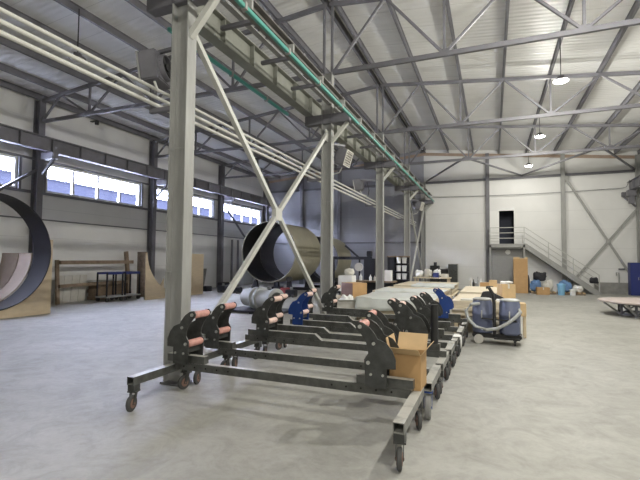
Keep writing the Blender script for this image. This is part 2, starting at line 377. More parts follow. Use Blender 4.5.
# left wall columns
for i, y in enumerate([5, 11, 17, 23, 28.85]):
    c = thing('wall_column', ['dark grey steel column at the left wall beside the first window strip', 'dark steel column at the left wall behind the black ring', 'dark steel column at the left wall just past the first timber rail', 'dark steel column at the left wall by the leaning grey sheets', 'dark steel column in the far left corner'][i], 'column', (XL, y, 0), group='columns along the left wall')
    MB().hsec((XL, y, .02), (XL, y, zr(XL)-.25), .24, .34, .02, .014, up=(1, 0, 0)).build('shaft', M_steel, c, smooth=False)
    MB().box(XL-.1, XL+.4, y-.2, y+.2, 0, .03).build('base_plate', M_steel, c, smooth=False)
    MB().box(XL+.30, XL+.98, y-.11, y+.11, 5.55, 5.80).build('corbel', M_steel, c, smooth=False)
    MB().bar((XL+.32, y, 5.0), (XL+.90, y, 5.56), .09).build('knee_brace', M_steel, c, smooth=False)
for i, y in enumerate([5, 11, 17, 23, 28.85]):
    if i in (0, 1, 2): continue
# wall braces on the left wall
tag(MB().bar((XL+.06, 10.9, 5.15), (XL+.06, 5.3, 1.0), .1).build('wall_brace', M_steel, smooth=False), 'pale slanting tube brace at the left end of the left wall', 'brace')
tag(MB().bar((XL+.35, 23.1, 5.1), (XL+.35, 28.6, .8), .09).build('wall_brace', M_steel, smooth=False), 'dark slanting tube brace on the left wall above the big shell', 'brace')
# right wall columns (edge of view) 
for i, y in enumerate([11, 17, 23, 28.85]):
    c = thing('wall_column', ['steel column of the right wall nearest the viewer', 'steel column of the right wall beside the low round platform', 'steel column of the right wall before the end corner', 'steel column in the far right corner behind the blue cabinet'][i], 'column', (XR-.0, y, 0), group='columns along the right wall')
    MB().hsec((XR, y, .02), (XR, y, zr(XR)-.25), .24, .34, .02, .014, up=(1, 0, 0)).build('shaft', M_col, c, smooth=False)
    MB().box(XR-.86, XR-.17, y-.11, y+.11, 5.55, 5.80).build('corbel', M_steel, c, smooth=False)
    MB().bar((XR-.18, y, 4.95), (XR-.78, y, 5.55), .09).build('knee_brace', M_steel, c, smooth=False)
# end wall posts
for i, x in enumerate([-13.25, -10.25, -7.25, -.24, 3.98]):
    c = tag(MB().hsec((x, YB-.13, 0), (x, YB-.13, zr(x)-.25), .22, .24, .018, .012, up=(0, 1, 0)).build('wall_post', M_steel if x < 0 and x > -1 or x < -5 else M_col, smooth=False),
        ['dark end wall post farthest into the left bay', 'dark end wall post behind the far shell', 'dark end wall post seen beside the third column', 'end wall post beside the upper doorway', 'end wall post rising behind the staircase'][i], 'post', 'posts of the end wall')
tag(MB().box(XC+.12, WR, YB-.16, YB-.02, 6.97, 7.11).build('wall_rail', M_steel, smooth=False), 'long grey rail across the end wall above the doorway', 'rail')
tag(MB().box(WL, XC-.12, YB-.16, YB-.02, 6.97, 7.11).build('wall_rail', M_steel, smooth=False), 'long dark rail high on the end wall of the left bay', 'rail')
tag(MB().box(WL, XC-.12, YB-.12, YB-.02, 3.0, 3.1).build('wall_rail', M_steel, smooth=False), 'thin dark rail low on the end wall of the left bay', 'rail')
b = thing('wall_cross_brace', 'grey crossed brace on the end wall above the blue cabinet', 'brace', (5.9, YB-.22, 0))
MB().bar((4.1, YB-.22, 6.85), (7.65, YB-.22, .35), .12, .08, up=(0, 1, 0)).build('diagonal', M_col, b, smooth=False)
MB().bar((7.75, YB-.24, 5.0), (4.15, YB-.24, .35), .12, .08, up=(0, 1, 0)).build('diagonal', M_col, b, smooth=False)
MB().box(6.09, 6.31, YB-.29, YB-.17, 2.89, 3.11).build('gusset', M_col, b, smooth=False)
MB().box(4.0, 4.3, YB-.20, YB-.16, 6.6, 6.95).build('end_plate', M_col, b, smooth=False)

# roof trusses (one over each bay per frame)
tw = ['nearest', 'second', 'third', 'farthest']
for i, y in enumerate(YS):
    for s, bay in ((-1, 'left'), (1, 'right')):
        t = thing('roof_truss', '%s grey steel roof truss over the %s bay' % (tw[i], bay), 'truss', (XC, y, 7.06), group='roof trusses')
        def P(dx, top): x = XC + s*dx; return (x, y, (zr(x)-.30) if top else 7.06)
        nd = lambda k: .09+1.54*k
        MB().bar(P(.10, 0), P(11.95, 0), .09, .12).build('bottom_chord', M_steel, t, smooth=False)
        MB().bar(P(.04, 1), P(12.0, 1), .10, .12).build('top_chord', M_steel, t, smooth=False)
        for dx in (.12, nd(2), nd(4), nd(6), 11.92): MB().bar(P(dx, 0), P(dx, 1), .065).build('web_post', M_steel, t, smooth=False)
        for k in range(4):
            MB().bar(P(max(nd(2*k), .15), 0), P(nd(2*k+1), 1), .065).build('web_diagonal', M_steel, t, smooth=False)
            MB().bar(P(nd(2*k+1), 1), P(min(nd(2*k+2), 11.85), 0), .065).build('web_diagonal', M_steel, t, smooth=False)
        for k in (2, 4, 6):
            x = XC + s*nd(k); MB().box(x-.12, x+.12, y-.012, y+.012, 7.06, 7.2).build('gusset', M_steel, t, smooth=False)
# purlins
for s, bay in ((-1, 'left'), (1, 'right')):
    for k in range(9):
        x = XC + s*(.13 if k == 0 else min(.09+1.54*k, 12.0))
        lab = 'roof purlin along the ridge, on the side of the %s bay' % bay if k == 0 else '%s roof purlin from the ridge over the %s bay' % (ORD[k-1], bay)
        tag(MB().hsec((x, YF+.1, zr(x)-.12), (x, YB-.1, zr(x)-.12), .075, .23, .02, .02).build('roof_purlin', M_steel, smooth=False), 'long grey ' + lab, 'purlin', 'roof purlins')
# horizontal wind bracing at bottom chord level near the end wall
nodes = [((XC+.2, YB-.1), (XC+3, 23)), ((XC+3, 23), (XC+6, YB-.1)), ((XC+6, YB-.1), (XC+9, 23)), ((XC+9, 23), (XR-.2, YB-.1))]
for i, (a, b) in enumerate(nodes):
    tag(MB().bar((*a, 7.16), (*b, 7.16), .08).build('wind_brace', M_steel, smooth=False), ORD[i] + ' slanting roof brace near the end wall counted from the middle columns', 'brace', 'wind braces')
for i, x in enumerate((XC+3, XC+9)):
    pass
# crane girders
def girder(x, y0, y1, zb, m, label, h=.52, fl=.24, stiff=1.05):
    g = thing('crane_girder', label, 'girder', (x, (y0+y1)/2, zb))
    MB().hsec((x, y0, zb+h/2), (x, y1, zb+h/2), fl, h, .022, .016).build('girder_body', m, g, smooth=False)
    MB().box(x-.03, x+.03, y0, y1, zb+h, zb+h+.05).build('crane_rail', M_steel, g, smooth=False)
    y = y0 + .4; k = 0
    while y < y1 - .2:
        MB().box(x-fl/2+.01, x+fl/2-.01, y-.008, y+.008, zb+.022, zb+h-.022).build('web_stiffener', m, g, smooth=False); y += stiff
    return g
girder(-4.78, 1, 28.6, 5.87, M_olive, 'olive grey crane girder on the left side of the middle columns')
girder(-3.70, 1, 28.3, 5.87, M_girdb, 'low brown grey crane girder above the green rail right of the middle columns', h=.20, fl=.22, stiff=3.0)
girder(XL+.72, 1, 28.6, 5.80, M_steel, 'grey crane girder along the left wall above the windows', stiff=1.2)
girder(XR-.55, 8, 28.6, 5.80, M_steel, 'grey crane girder end near the right wall above the blue cabinet', stiff=1.2)
k = 0
for y in [2 + 1.5*i for i in range(18)]:
    if min(abs(y-q) for q in YS) < .3: continue
    tag(MB().bar((-4.66, y, 6.105), (-3.62, y, 6.105), .08, .07).build('tie_bar', M_steel, smooth=False), 'short grey tie between the two middle crane girders', 'tie bar', 'ties between the middle crane girders')
tag(MB().box(-4.24, -4.12, 1, 28, 6.142, 6.16).build('tie_rail', M_col, smooth=False), 'thin grey rail lying along the ties between the middle girders', 'rail')
def conductor(x, z, y0, y1, label):
    g = thing('conductor_rail', label, 'rail', (x, (y0+y1)/2, z))
    MB().box(x-.03, x+.03, y0, y1, z-.03, z+.04).build('rail_body', M_green, g, smooth=False, bevel=.006)
    y = y0 + .4
    while y < y1:
        MB().box(x-.042, x+.042, y-.03, y+.03, z-.045, z+.07).build('hanger', M_col, g, smooth=False); y += 1.5
    return g
conductor(-3.46, 5.63, 2, 28.2, 'long pale green conductor rail under the right crane girder')
conductor(-5.10, 5.72, 5.6, 10.2, 'dark green conductor rail left of the middle girder, ending in mid air')
for y in [2.6 + 1.5*i for i in range(17)]:
    tag(MB().box(-3.62, -3.44, y-.025, y+.025, 5.70, 5.87).build('rail_bracket', M_col, smooth=False), 'small bracket hanging the long green rail from its girder', 'bracket', 'brackets of the long green rail')
# pipes
for i, (z, r, lab, x) in enumerate(((4.385, .026, 'uppermost of the cream pipes running behind the middle columns', -4.75), (4.26, .028, 'middle one of the cream pipes running behind the middle columns', -4.75), (4.14, .030, 'lowest of the cream pipes running behind the middle columns', -4.75))):
    tag(MB().tube([(x, -6, z), (x, 10, z), (x, 28.9, z)], r, 10).build('cream_pipe', M_pipe), lab, 'pipe', 'cream pipes behind the columns')
tag(MB().tube([(-4.83, -6, 4.19), (-4.83, 28.9, 4.19)], .02, 8).build('grey_conduit', M_col), 'thin grey conduit just below the middle cream pipe', 'conduit')
for i, y in enumerate(YS): tag(MB().box(-4.86, -4.40, y-.03, y+.03, 4.02, 4.085).box(-4.86, -4.83, y-.03, y+.03, 4.085, 4.43).build('pipe_bracket', M_steel, smooth=False), 'grey bracket carrying the cream pipes on the %s middle column' % ['first', 'second', 'third', 'fourth'][i], 'bracket', 'pipe brackets')

# ------------------------------------------------------------------ lamps
LAMP_W = [620, 580, 660, 780, 680, 125]
lamp_places = [(1.92, -4, 'over the right bay, behind the viewer'), (1.92, 2, 'over the right bay, nearest the viewer'), (1.92, 8, 'over the right bay, second from the front'), (1.92, 14, 'glowing brightest under the roof of the right bay'), (1.92, 20, 'glowing over the right bay, middle of the three visible'), (1.92, 26, 'glowing over the right bay, nearest the end wall')]
proto = thing('hanging_lamp', 'lit lamp', 'lamp', (0, 0, 7.10), group='lit lamps over the right bay')
MB().cyl((0, 0, .14), (0, 0, 1.50), .012, 8).build('rod', M_blk, proto, local=True)
MB().lathe([(.02, .16), (.09, .15), (.10, .06), (.20, .03), (.21, .0), (.19, .0)], (0, 0, 0), 20).build('housing', M_steel, proto, local=True)
lens = MB().lathe([(.10, -.035), (.16, -.022), (.185, .0)], (0, 0, 0), 20).build('lens', M_lens, proto, local=True)
for i, (x, y, lab) in enumerate(lamp_places):
    r = proto if i == 0 else dup(proto, (x, y, 7.10), '')
    r.location = (x, y, 7.10); r['label'] = 'round hanging lamp on a rod ' + lab
    L = bpy.data.lights.new('lamp_light', 'POINT'); L.shadow_soft_size = .08; L.energy = LAMP_W[i]; L.color = (1, .975, .885)
    o = bpy.data.objects.new('lamp_light', L); COL.objects.link(o); o.location = (x, y, 7.02)
p = thing('hanging_lamp', 'unlit dark lamp on a long rod above the cream pipes', 'lamp', (-10.4, 8, 7.2))
MB().cyl((-10.4, 8, 7.35), (-10.4, 8, 8.6), .016, 8).build('rod', M_blk, p)
MB().lathe([(.03, .16), (.10, .15), (.11, .06), (.21, .03), (.22, .0), (.19, .0)], (-10.4, 8, 7.2), 20).build('housing', M_steel, p)
MB().lathe([(.18, -.012), (.18, .0)], (-10.4, 8, 7.2), 20).build('lens', M_offw, p)

# unit heaters
def heater(loc, rz, tilt, label, louver):
    h = thing('unit_heater', label, 'heater', loc, rz)
    h.rotation_euler = (0, tilt, rz); h.scale = (.88, .88, .88)
    MB().box(-.16, .16, -.27, .27, -.26, .26).build('casing', M_steel, h, local=True, bevel=.02)
    f = MB().box(.16, .19, -.27, .27, -.26, -.23).box(.16, .19, -.27, .27, .23, .26).box(.16, .19, -.27, -.24, -.23, .23).box(.16, .19, .24, .27, -.23, .23)
    for k in range(6): f.obox((.175, 0, -.19+.076*k), (.05, .48, .012), Matrix.Rotation(.6, 3, 'Y'))
    for k in range(3): f.box(.165, .185, -.125+.12*k, -.115+.12*k, -.23, .23)
    f.build('louver_grille', louver, h, local=True, smooth=False)
    MB().box(.155, .163, -.24, .24, -.23, .23).build('louver_back', M_blk, h, local=True, smooth=False)
    MB().pipe((-.16, 0, 0), (-.25, 0, 0), .225, .205, 24).build('fan_ring', M_steel, h, local=True)
    fan = MB().cyl((-.24, 0, 0), (-.17, 0, 0), .07, 12)
    for k in range(5): fan.obox((-.2, .14*math.cos(k*2*PI/5), .14*math.sin(k*2*PI/5)), (.02, .16, .09), Matrix.Rotation(k*2*PI/5, 3, 'X'))
    fan.build('fan', M_blk, h, local=True)
    MB().tube([(-.05, .2, -.30), (-.1, .22, -.48), (-.3, .2, -.60)], .022, 8).build('supply_pipe', M_pipe, h, local=True)
    MB().tube([(-.26, -.18, -.1), (-.40, -.26, .12), (-.42, -.22, -.3), (-.34, -.1, -.55)], .018, 8).build('cable', M_blk, h, local=True)
    return h
heater((-4.84, 5.05, 4.72), PI+.28, .16, 'grey fan heater behind the nearest column, above the cream pipes', M_col)
heater((-4.02, 11.72, 4.80), -.05, .30, 'fan heater with a cream grille on the second column', M_offw)
heater((-5.05, 16.6, 4.86), PI*1.05, .2, 'grey fan heater on the left side of the third column', M_offw)
heater((-3.68, 23.6, 4.82), -.15, .28, 'small fan heater high on the fourth column', M_offw)
for (a, b, l) in (((-4.8, 5.06, 5.0), (-4.4, 5.04, 5.0), 'nearest'), ((-4.12, 11.10, 5.05), (-3.95, 11.6, 5.12), 'second'), ((-4.95, 16.7, 5.10), (-4.35, 17.0, 5.10), 'third'), ((-4.1, 23.1, 5.1), (-3.72, 23.5, 5.12), 'fourth')):
    tag(MB().bar(a, b, .05).build('heater_bracket', M_steel, smooth=False), 'steel arm holding the fan heater of the %s column' % l, 'bracket', 'heater brackets')
c = thing('security_camera', 'small black camera under the eaves of the left wall', 'camera', (-16.1, 13.43, 7.68))
MB().cyl((-16.1, 13.43, 7.68), (-16.1, 13.43, 7.83), .085, 16).build('camera_dome', M_blk, c)
MB().box(-16.45, -16.02, 13.37, 13.49, 7.83, 7.86).build('mount_arm', M_blk, c, smooth=False)
# cable strung along the end wall
tag(MB().tube([(XC+.2, YB-.2, 6.08)] + [(XC+.2+11*t/10, YB-.2, 6.06-.10*math.sin(PI*t/10)+.0*t) for t in range(1, 11)] + [(7.15, YB-.22, 6.12), (7.3, YB-.25, 6.5)], .018, 6).build('strung_cable', M_steel), 'thin dark cable strung across the end wall above the doorway', 'cable')
tag(MB().box(6.95, 7.35, 27.9, 28.25, 5.45, 5.805).box(7.02, 7.28, 27.95, 28.2, 5.05, 5.455).build('hoist_unit', M_steel, bevel=.02), 'grey hoist block hanging under the right crane girder', 'hoist')

# ------------------------------------------------------------------ roller carts
PL = [(.04, .655), (.045, .73), (.0, .80), (.01, .87), (.04, .94), (.085, 1.0), (.135, 1.045), (.148, 1.085), (.118, 1.125), (.06, 1.118), (-.02, 1.065), (-.075, 1.0), (-.10, .955), (-.13, .945), (-.20, .915), (-.26, .84), (-.295, .75), (-.295, .655), (-.20, .65), (-.20, .445), (.03, .445)]
def square_tube(x, y0, y1, z0, z1, w=.1, t=.008):
    mb = MB().box(x-w/2, x+w/2, y0, y1, z0, z0+t).box(x-w/2, x+w/2, y0, y1, z1-t, z1)
    return mb.box(x-w/2, x-w/2+t, y0, y1, z0+t, z1-t).box(x+w/2-t, x+w/2, y0, y1, z0+t, z1-t)
def caster(c, x, y, ztop, rz, wheel_r=.095, fork=M_dark, tyre=M_rubber, leg=True, hub=M_hub):
    tr = .045; R = Matrix.Rotation(rz, 3, 'Z'); o = V((x, y, 0)); wc = V((x, y, wheel_r)) + R @ V((0, -tr, 0))
    f = MB(); zt = 2*wheel_r + .026
    if leg: f.box(x-.048, x+.048, y-.048, y+.048, zt+.015, ztop)
    f.obox((x, y, zt+.008), (.11, .10, .014), R)
    for s in (-1, 1):
        a = R @ V((s*(.032 if wheel_r < .11 else .045), 0, 0)); b = R @ V((s*(.032 if wheel_r < .11 else .045), -tr, 0))
        f.bar((x+a.x, y+a.y, zt), (x+b.x, y+b.y, wheel_r-.02), .006, .05, up=R @ V((0, 1, 0)))
    k = f.build('caster', fork, c, smooth=False)
    ax = R @ V((1, 0, 0))
    prof = MB(); n = 24
    # rounded tyre
    w = .021 if wheel_r < .11 else .034
    for (q0, q1, r0, r1) in ((-w, -w*.6, wheel_r*.9, wheel_r), (-w*.6, w*.6, wheel_r, wheel_r), (w*.6, w, wheel_r, wheel_r*.9)): prof.cyl(wc+ax*q0, wc+ax*q1, r0, n, r1)
    prof.build('tyre', tyre, k)
    MB().cyl(wc-ax*.026, wc+ax*.026, wheel_r*.58, 18).cyl(wc-ax*.04, wc+ax*.04, .012, 10).build('hub', hub, k)
def bracket(c, xb, yc, dirn, m, rollm, dz, rail0, rail1, cut):
    ya, yb = yc-.135, yc+.17
    pts = [(p[0]*dirn, p[1]+dz) for p in PL]
    for y, near in ((ya, True), (yb, False)):
        p = MB().prism(pts, (xb, y-.006, 0), (1, 0, 0), (0, 0, 1), (0, .012, 0)).build('bracket_plate', m, c, smooth=False)
        for bx, bz, r in ((.0, .70, .021), (.093, 1.075, .021), (.0 - .06, .905, .018), (-.16, .58, .014), (-.03, .58, .014)):
            s = -1 if near else 1
            MB().cyl((xb+bx*dirn, y+s*.004, bz+dz), (xb+bx*dirn, y+s*.022, bz+dz), r, 10).build('bolt', M_bolt, p)
    for bx, bz in ((.0, .70), (.093, 1.075)):
        x = xb + (bx+.012)*dirn; mb = MB(); r = .047
        for q0, q1, r0, r1 in ((ya+.012, ya+.035, r*.8, r), (ya+.035, yb-.035, r, r), (yb-.035, yb-.012, r, r*.8)): mb.cyl((x, q0, bz+dz), (x, q1, bz+dz), r0, 18, r1)
        mb.build('roller', rollm, c)
    # sliding rail that carries the bracket
    z0, z1 = .44+dz, .535+dz
    x0, x1 = xb+rail0*dirn, xb+rail1*dirn
    cu = cut*dirn
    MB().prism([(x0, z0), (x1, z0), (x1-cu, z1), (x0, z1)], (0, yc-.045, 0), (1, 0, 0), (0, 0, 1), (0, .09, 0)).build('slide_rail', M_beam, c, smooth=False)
    MB().box(min(xb-.16*dirn, xb+.0), max(xb-.16*dirn, xb), ya+.006, yb-.006, .58+dz, .66+dz).build('spacer_block', M_dark, c, smooth=False)
def roller_cart(yc, xl, xr, dz, ml, mr, roll, tubes, label, left_rail=(-.37, .22, 0), right_rail=(-.46, .16, 0), XA=-3.95, XBb=-.76, blue_caster=False):
    c = thing('roller_cart', label, 'cart', ((XA+XBb)/2, yc, 0), group='pipe roller carts')
    (l0, l1), (r0, r1) = tubes
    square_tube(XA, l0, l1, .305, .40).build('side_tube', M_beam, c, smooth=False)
    square_tube(XBb, r0, r1, .305, .40).build('side_tube', M_tube, c, smooth=False)
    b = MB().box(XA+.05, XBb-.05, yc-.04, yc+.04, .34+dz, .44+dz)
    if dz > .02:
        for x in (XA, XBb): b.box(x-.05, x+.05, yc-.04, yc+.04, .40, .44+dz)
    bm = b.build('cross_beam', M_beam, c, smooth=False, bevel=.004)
    for k in range(5):
        for x in (XBb-.25-.17*k, XA+.2+.17*k):
            if k < 5: MB().cyl((x, yc-.046, .39+dz), (x, yc-.0405, .39+dz), .011, 10).build('bolt_hole', M_hole, bm)
    caster(c, XA, l0+.06, .305, .25); caster(c, XA, l1-.12, .305, -.2)
    if blue_caster: caster(c, XBb+.0, r0+.05, .305, .1, .130, M_blue, M_tyre, hub=M_blue)
    else: caster(c, XBb, r0+.06, .305, .15)
    caster(c, XBb, r1-.12, .305, .35)
    bracket(c, xl, yc, 1, ml, roll, dz, *left_rail)
    bracket(c, xr, yc, -1, mr, roll, dz, *right_rail)
    return c
D = M_dark
cartA = roller_cart(4.60, -3.65, -1.24, 0, D, D, M_rollp, ((3.86, 4.98), (3.70, 4.84)), 'dark steel roller cart with pink rollers, nearest of the row')
cartB = roller_cart(5.55, -3.86, -1.40, 0, D, D, M_rollp, ((5.06, 5.95), (5.02, 5.95)), 'dark roller cart with pink rollers and a blue caster fork, second of the row', (-.30, .22, 0), XA=-3.95, XBb=-.70, blue_caster=True)
roller_cart(6.48, -3.52, -1.18, .05, D, D, M_rollb, ((6.02, 6.92), (6.02, 6.92)), 'dark roller cart with pale rollers, third of the row, under the upright black tube', (-.42, .95, .12), XBb=-.68)
roller_cart(7.45, -3.90, -1.55, .0, D, D, M_rollb, ((7.02, 7.80), (7.02, 7.80)), 'dark roller cart with pale rollers, fourth of the row', (-.3, 1.1, .12), XBb=-.66)
roller_cart(8.22, -3.68, -1.30, .0, M_blue, D, M_rollb, ((7.86, 8.66), (7.86, 8.66)), 'roller cart whose left bracket is blue and right one dark', (-.3, 1.15, .12), XBb=-.64)
roller_cart(9.25, -4.02, -1.28, .0, D, D, M_rollb, ((8.85, 9.70), (8.85, 9.70)), 'dark roller cart between the two carts with blue brackets', (-.3, 1.1, .12), XBb=-.62)
roller_cart(10.40, -3.82, -1.15, .03, D, M_blue, M_rollb, ((9.95, 10.8), (9.95, 10.8)), 'roller cart with a blue right bracket, farthest of the row', (-.3, 1.2, .12), XBb=-.60)

# upright black tube on a cart, open carton, cloth
tag(MB().cyl((-.80, 6.48, .585), (-.80, 6.48, 1.13), .055, 20).cyl((-.80, 6.48, 1.13), (-.80, 6.48, 1.15), .06, 20).build('black_tube', M_blk), 'black tube standing upright on the right end of a roller cart', 'tube')
def open_box(loc, rz, sx, sy, sz, flaps, label, m=M_card, m2=M_cardl, cat='box', name='cardboard_box'):
    b = thing(name, label, cat, loc, rz)
    t = .008; mb = MB().box(-sx/2, sx/2, -sy/2, sy/2, 0, t).box(-sx/2, sx/2, -sy/2, -sy/2+t, t, sz).box(-sx/2, sx/2, sy/2-t, sy/2, t, sz).box(-sx/2, -sx/2+t, -sy/2+t, sy/2-t, t, sz).box(sx/2-t, sx/2, -sy/2+t, sy/2-t, t, sz)
    mb.build('carton', m, b, local=True, smooth=False)
    for side, ang, ln in flaps:
        if side in 'fb':
            s = -1 if side == 'f' else 1; d = V((0, s*math.cos(ang), math.sin(ang)))*ln; o = V((-sx/2, s*sy/2, sz)); e = V((sx, 0, 0))
        else:
            s = -1 if side == 'l' else 1; d = V((s*math.cos(ang), 0, math.sin(ang)))*ln; o = V((s*sx/2, -sy/2, sz)); e = V((0, sy, 0))
        n = d.cross(e).normalized()*.006
        MB().add([o, o+e, o+e+d, o+d, o+n, o+e+n, o+e+d+n, o+d+n], [(0, 3, 2, 1), (4, 5, 6, 7), (0, 1, 5, 4), (1, 2, 6, 5), (2, 3, 7, 6), (3, 0, 4, 7)]).build('flap', m2, b, local=True, smooth=False)
    return b
open_box((-.885, 4.85, .40), -.04, .34, .34, .37, (('l', 1.35, .17), ('b', 1.0, .2), ('f', .55, .17), ('r', .9, .14)), 'open cardboard box with raised flaps sitting on the nearest roller cart')
tag(MB().lump((-.885, 4.85, .409), (.26, .26, .26), 3).build('wrapped_bundle', M_black), 'dark bundle lying inside the open cardboard box', 'bundle')
mb = MB(); cx, cy, cz = -.62, 8.28, .405
n = 12
for i in range(n+1):
    for j in range(3):
        pass
pts = []
for i in range(9):
    for j in range(13):
        u = (j-6)/6; x = cx + .10*u + (.07 if u > .6 else 0)*0; y = cy - .14 + .28*i/8
        z = cz + .012 - max(0, abs(u)-.55)*.42*(1+.15*math.sin(i*1.3)) + .006*math.sin(i*2+j); x = cx + math.copysign(min(abs(u)*.12, .062+.012*abs(u)*(1+.4*math.sin(i*1.7))), u); pts.append((x, y, z))
fs = [(i*13+j, i*13+j+1, (i+1)*13+j+1, (i+1)*13+j) for i in range(8) for j in range(12)]
o = mb.add(pts, fs).build('white_rag', M_white); md = o.modifiers.new('thick', 'SOLIDIFY'); md.thickness = .006; md.offset = 1
tag(o, 'white rag hanging over the end of a roller cart', 'rag')

# ------------------------------------------------------------------ board stacks in the middle
def trestle(x0, x1, y0, y1, h, label, top=M_plyl):
    t = thing('trestle_table', label, 'table', ((x0+x1)/2, (y0+y1)/2, 0), group='low work tables')
    MB().box(x0, x1, y0, y1, h-.05, h).build('tabletop', top, t, smooth=False, bevel=.005)
    for x in (x0+.12, x1-.12):
        for y in (y0+.15, y1-.15): MB().box(x-.045, x+.045, y-.045, y+.045, 0, h-.05).build('leg', M_ply, t, smooth=False)
        MB().box(x-.03, x+.03, y0+.195, y1-.195, .12, .2).build('stretcher', M_ply, t, smooth=False)
def boards(x0, x1, y0, y1, z, n, th, lab, grp, m=M_plyl, jit=.06):
    for k in range(n):
        a, b, c, d = [random.uniform(-jit, jit) for _ in range(4)]
        w = 'topmost' if k == n-1 else ('lowest' if k == 0 else ORD[k] + ' from bottom')
        tag(MB().box(x0+a, x1+b, y0+c, y1+d, z+k*th, z+(k+1)*th-.004).build('board', m, smooth=False, bevel=.004), 'pale board, %s, in the stack %s' % (w, lab), 'board', grp)
    return z+n*th
def drape(name, x0, x1, y0, y1, z, hang, label, m=M_sheet, seed=1, front=True, nx=36, ny=24):
    rnd = random.Random(seed); P1, P2, P3 = [rnd.uniform(0, 6) for _ in range(3)]; hx = hang
    vs = []; 
    L = hang + (y1-y0)
    for j in range(ny+1):
        t = j/ny*L
        for i in range(nx+1):
            u = i/nx; x = x0+(x1-x0)*u; wr = .014*math.sin(9*u+P1+t*3)+.01*math.sin(23*u+P2+2*t)
            if t < hang*(.8+.2*math.sin(5*u+P3)*.6+.2): 
                h = hang - t; y = y0-.018-.055*abs(math.sin(13*u+P1))*h/hang - .01; zz = z+.012 - h*(1-.22*max(0, math.sin(4*u+P3)))
            else: y = y0-.02+(t-hang); zz = z+.014+max(0, wr)
            vs.append((x+.012*math.sin(6*t+P2), min(y, y1), zz))
    fs = [(j*(nx+1)+i, j*(nx+1)+i+1, (j+1)*(nx+1)+i+1, (j+1)*(nx+1)+i) for j in range(ny) for i in range(nx)]
    o = MB().add(vs, fs).build(name, m); md = o.modifiers.new('thick', 'SOLIDIFY'); md.thickness = .004; md.offset = 1
    return tag(o, label, 'sheet')
trestle(-3.42, -1.42, 11.25, 13.4, .42, 'low wooden table under the nearest draped board stack')
z = boards(-3.40, -1.42, 11.25, 13.4, .42, 4, .09, 'under the crumpled white sheet', 'boards of the nearest middle stack')
drape('plastic_sheet', -3.46, -1.38, 11.18, 13.3, z, .33, 'crumpled white plastic sheet draped over the board stack behind the roller carts')
trestle(-3.72, -1.42, 13.9, 16.4, .46, 'low wooden table under the second middle board stack')
z = boards(-3.70, -1.44, 13.9, 16.4, .46, 4, .085, 'second behind the roller carts', 'boards of the second middle stack')
drape('plastic_sheet', -3.6, -1.40, 13.85, 15.2, z, .08, 'thin white sheet lying on the second board stack from the roller carts', seed=5)
trestle(-3.72, -1.42, 17.2, 20.6, .46, 'low wooden table under the farthest middle board stack')
z3 = boards(-3.70, -1.44, 17.2, 20.6, .46, 4, .09, 'farthest behind the roller carts', 'boards of the farthest middle stack')
drape('plastic_sheet', -3.0, -1.36, 17.1, 18.9, z3, .10, 'white sheet spread over the farthest middle board stack', seed=9)
# right row
trestle(-.98, .46, 11.15, 13.7, .50, 'wooden table carrying boards behind the blue vacuum')
z = boards(-.98, .44, 11.15, 13.7, .50, 4, .078, 'behind the blue vacuum', 'boards behind the vacuum', M_plyl, .05)
zR = z
trestle(-.95, .30, 14.2, 17.4, .52, 'wooden table carrying the rear board stack of the right row')
z = boards(-.95, .28, 14.2, 17.4, .52, 4, .08, 'at the rear of the right row', 'boards at the rear of the right row', M_plyl, .05)
zR2 = z
trestle(-.95, .25, 18.2, 21.5, .72, 'far work table holding a clutter of small tools')
# things on the right row
def closed_box(loc, rz, sx, sy, sz, label, m=M_card, tape=M_offw, name='cardboard_box'):
    b = thing(name, label, 'box', loc, rz)
    MB().box(-sx/2, sx/2, -sy/2, sy/2, 0, sz).build('carton', m, b, local=True, smooth=False, bevel=.006)
    MB().box(-.025, .025, -sy/2-.002, sy/2+.002, sz*.7, sz+.003).build('tape', tape, b, local=True, smooth=False)
    return b
closed_box((.34, 12.65, zR+.001), .35, .36, .36, .37, 'cardboard box with a pale top standing on boards behind the vacuum', M_cardl)
tag(MB().lump((.35, 12.64, zR+.374), (.30, .24, .07), 8).build('white_bag', M_white), 'small white bag lying on the cardboard box behind the vacuum', 'bag')
mb = MB().prism([(-.30, 0), (.30, 0), (.30, .05), (-.05, .22), (-.22, .20)], (-.02, 11.75, zR), (1, .1, 0), (0, 0, 1), (0, .16, 0))
tag(mb.build('tool_case', M_black, bevel=.015), 'black wedge-shaped tool bag on the boards beside the vacuum pole', 'bag')
tag(MB().box(.08, .30, 11.3, 11.5, zR, zR+.055).build('paper_pack', M_white, bevel=.008), 'flat white pack on the front edge of the boards behind the vacuum', 'pack')
tag(MB().box(-.75, -.35, 11.25, 11.6, zR, zR+.03).build('paper_pack', M_offw), 'thin pale sheet pack on the boards left of the vacuum pole', 'pack')
zt = .72
for i, (x, y, sx, sy, sz, m, lab, nm, ct) in enumerate(((-.30, 18.6, .35, .3, .22, M_card, 'small brown box on the far work table beside grey tools', 'cardboard_box', 'box'), (.02, 19.2, .30, .3, .30, M_cardl, 'pale box at the right end of the far work table', 'cardboard_box', 'box'), (-.65, 18.8, .26, .25, .18, M_col, 'grey tin on the far work table', 'tin', 'tin'), (-.1, 18.35, .24, .2, .10, M_blk, 'black power tool case on the far work table', 'tool_case', 'case'))):
    tag(MB().box(x-sx/2, x+sx/2, y-sy/2, y+sy/2, zt, zt+sz).build(nm, m, bevel=.01, smooth=False), lab, ct)
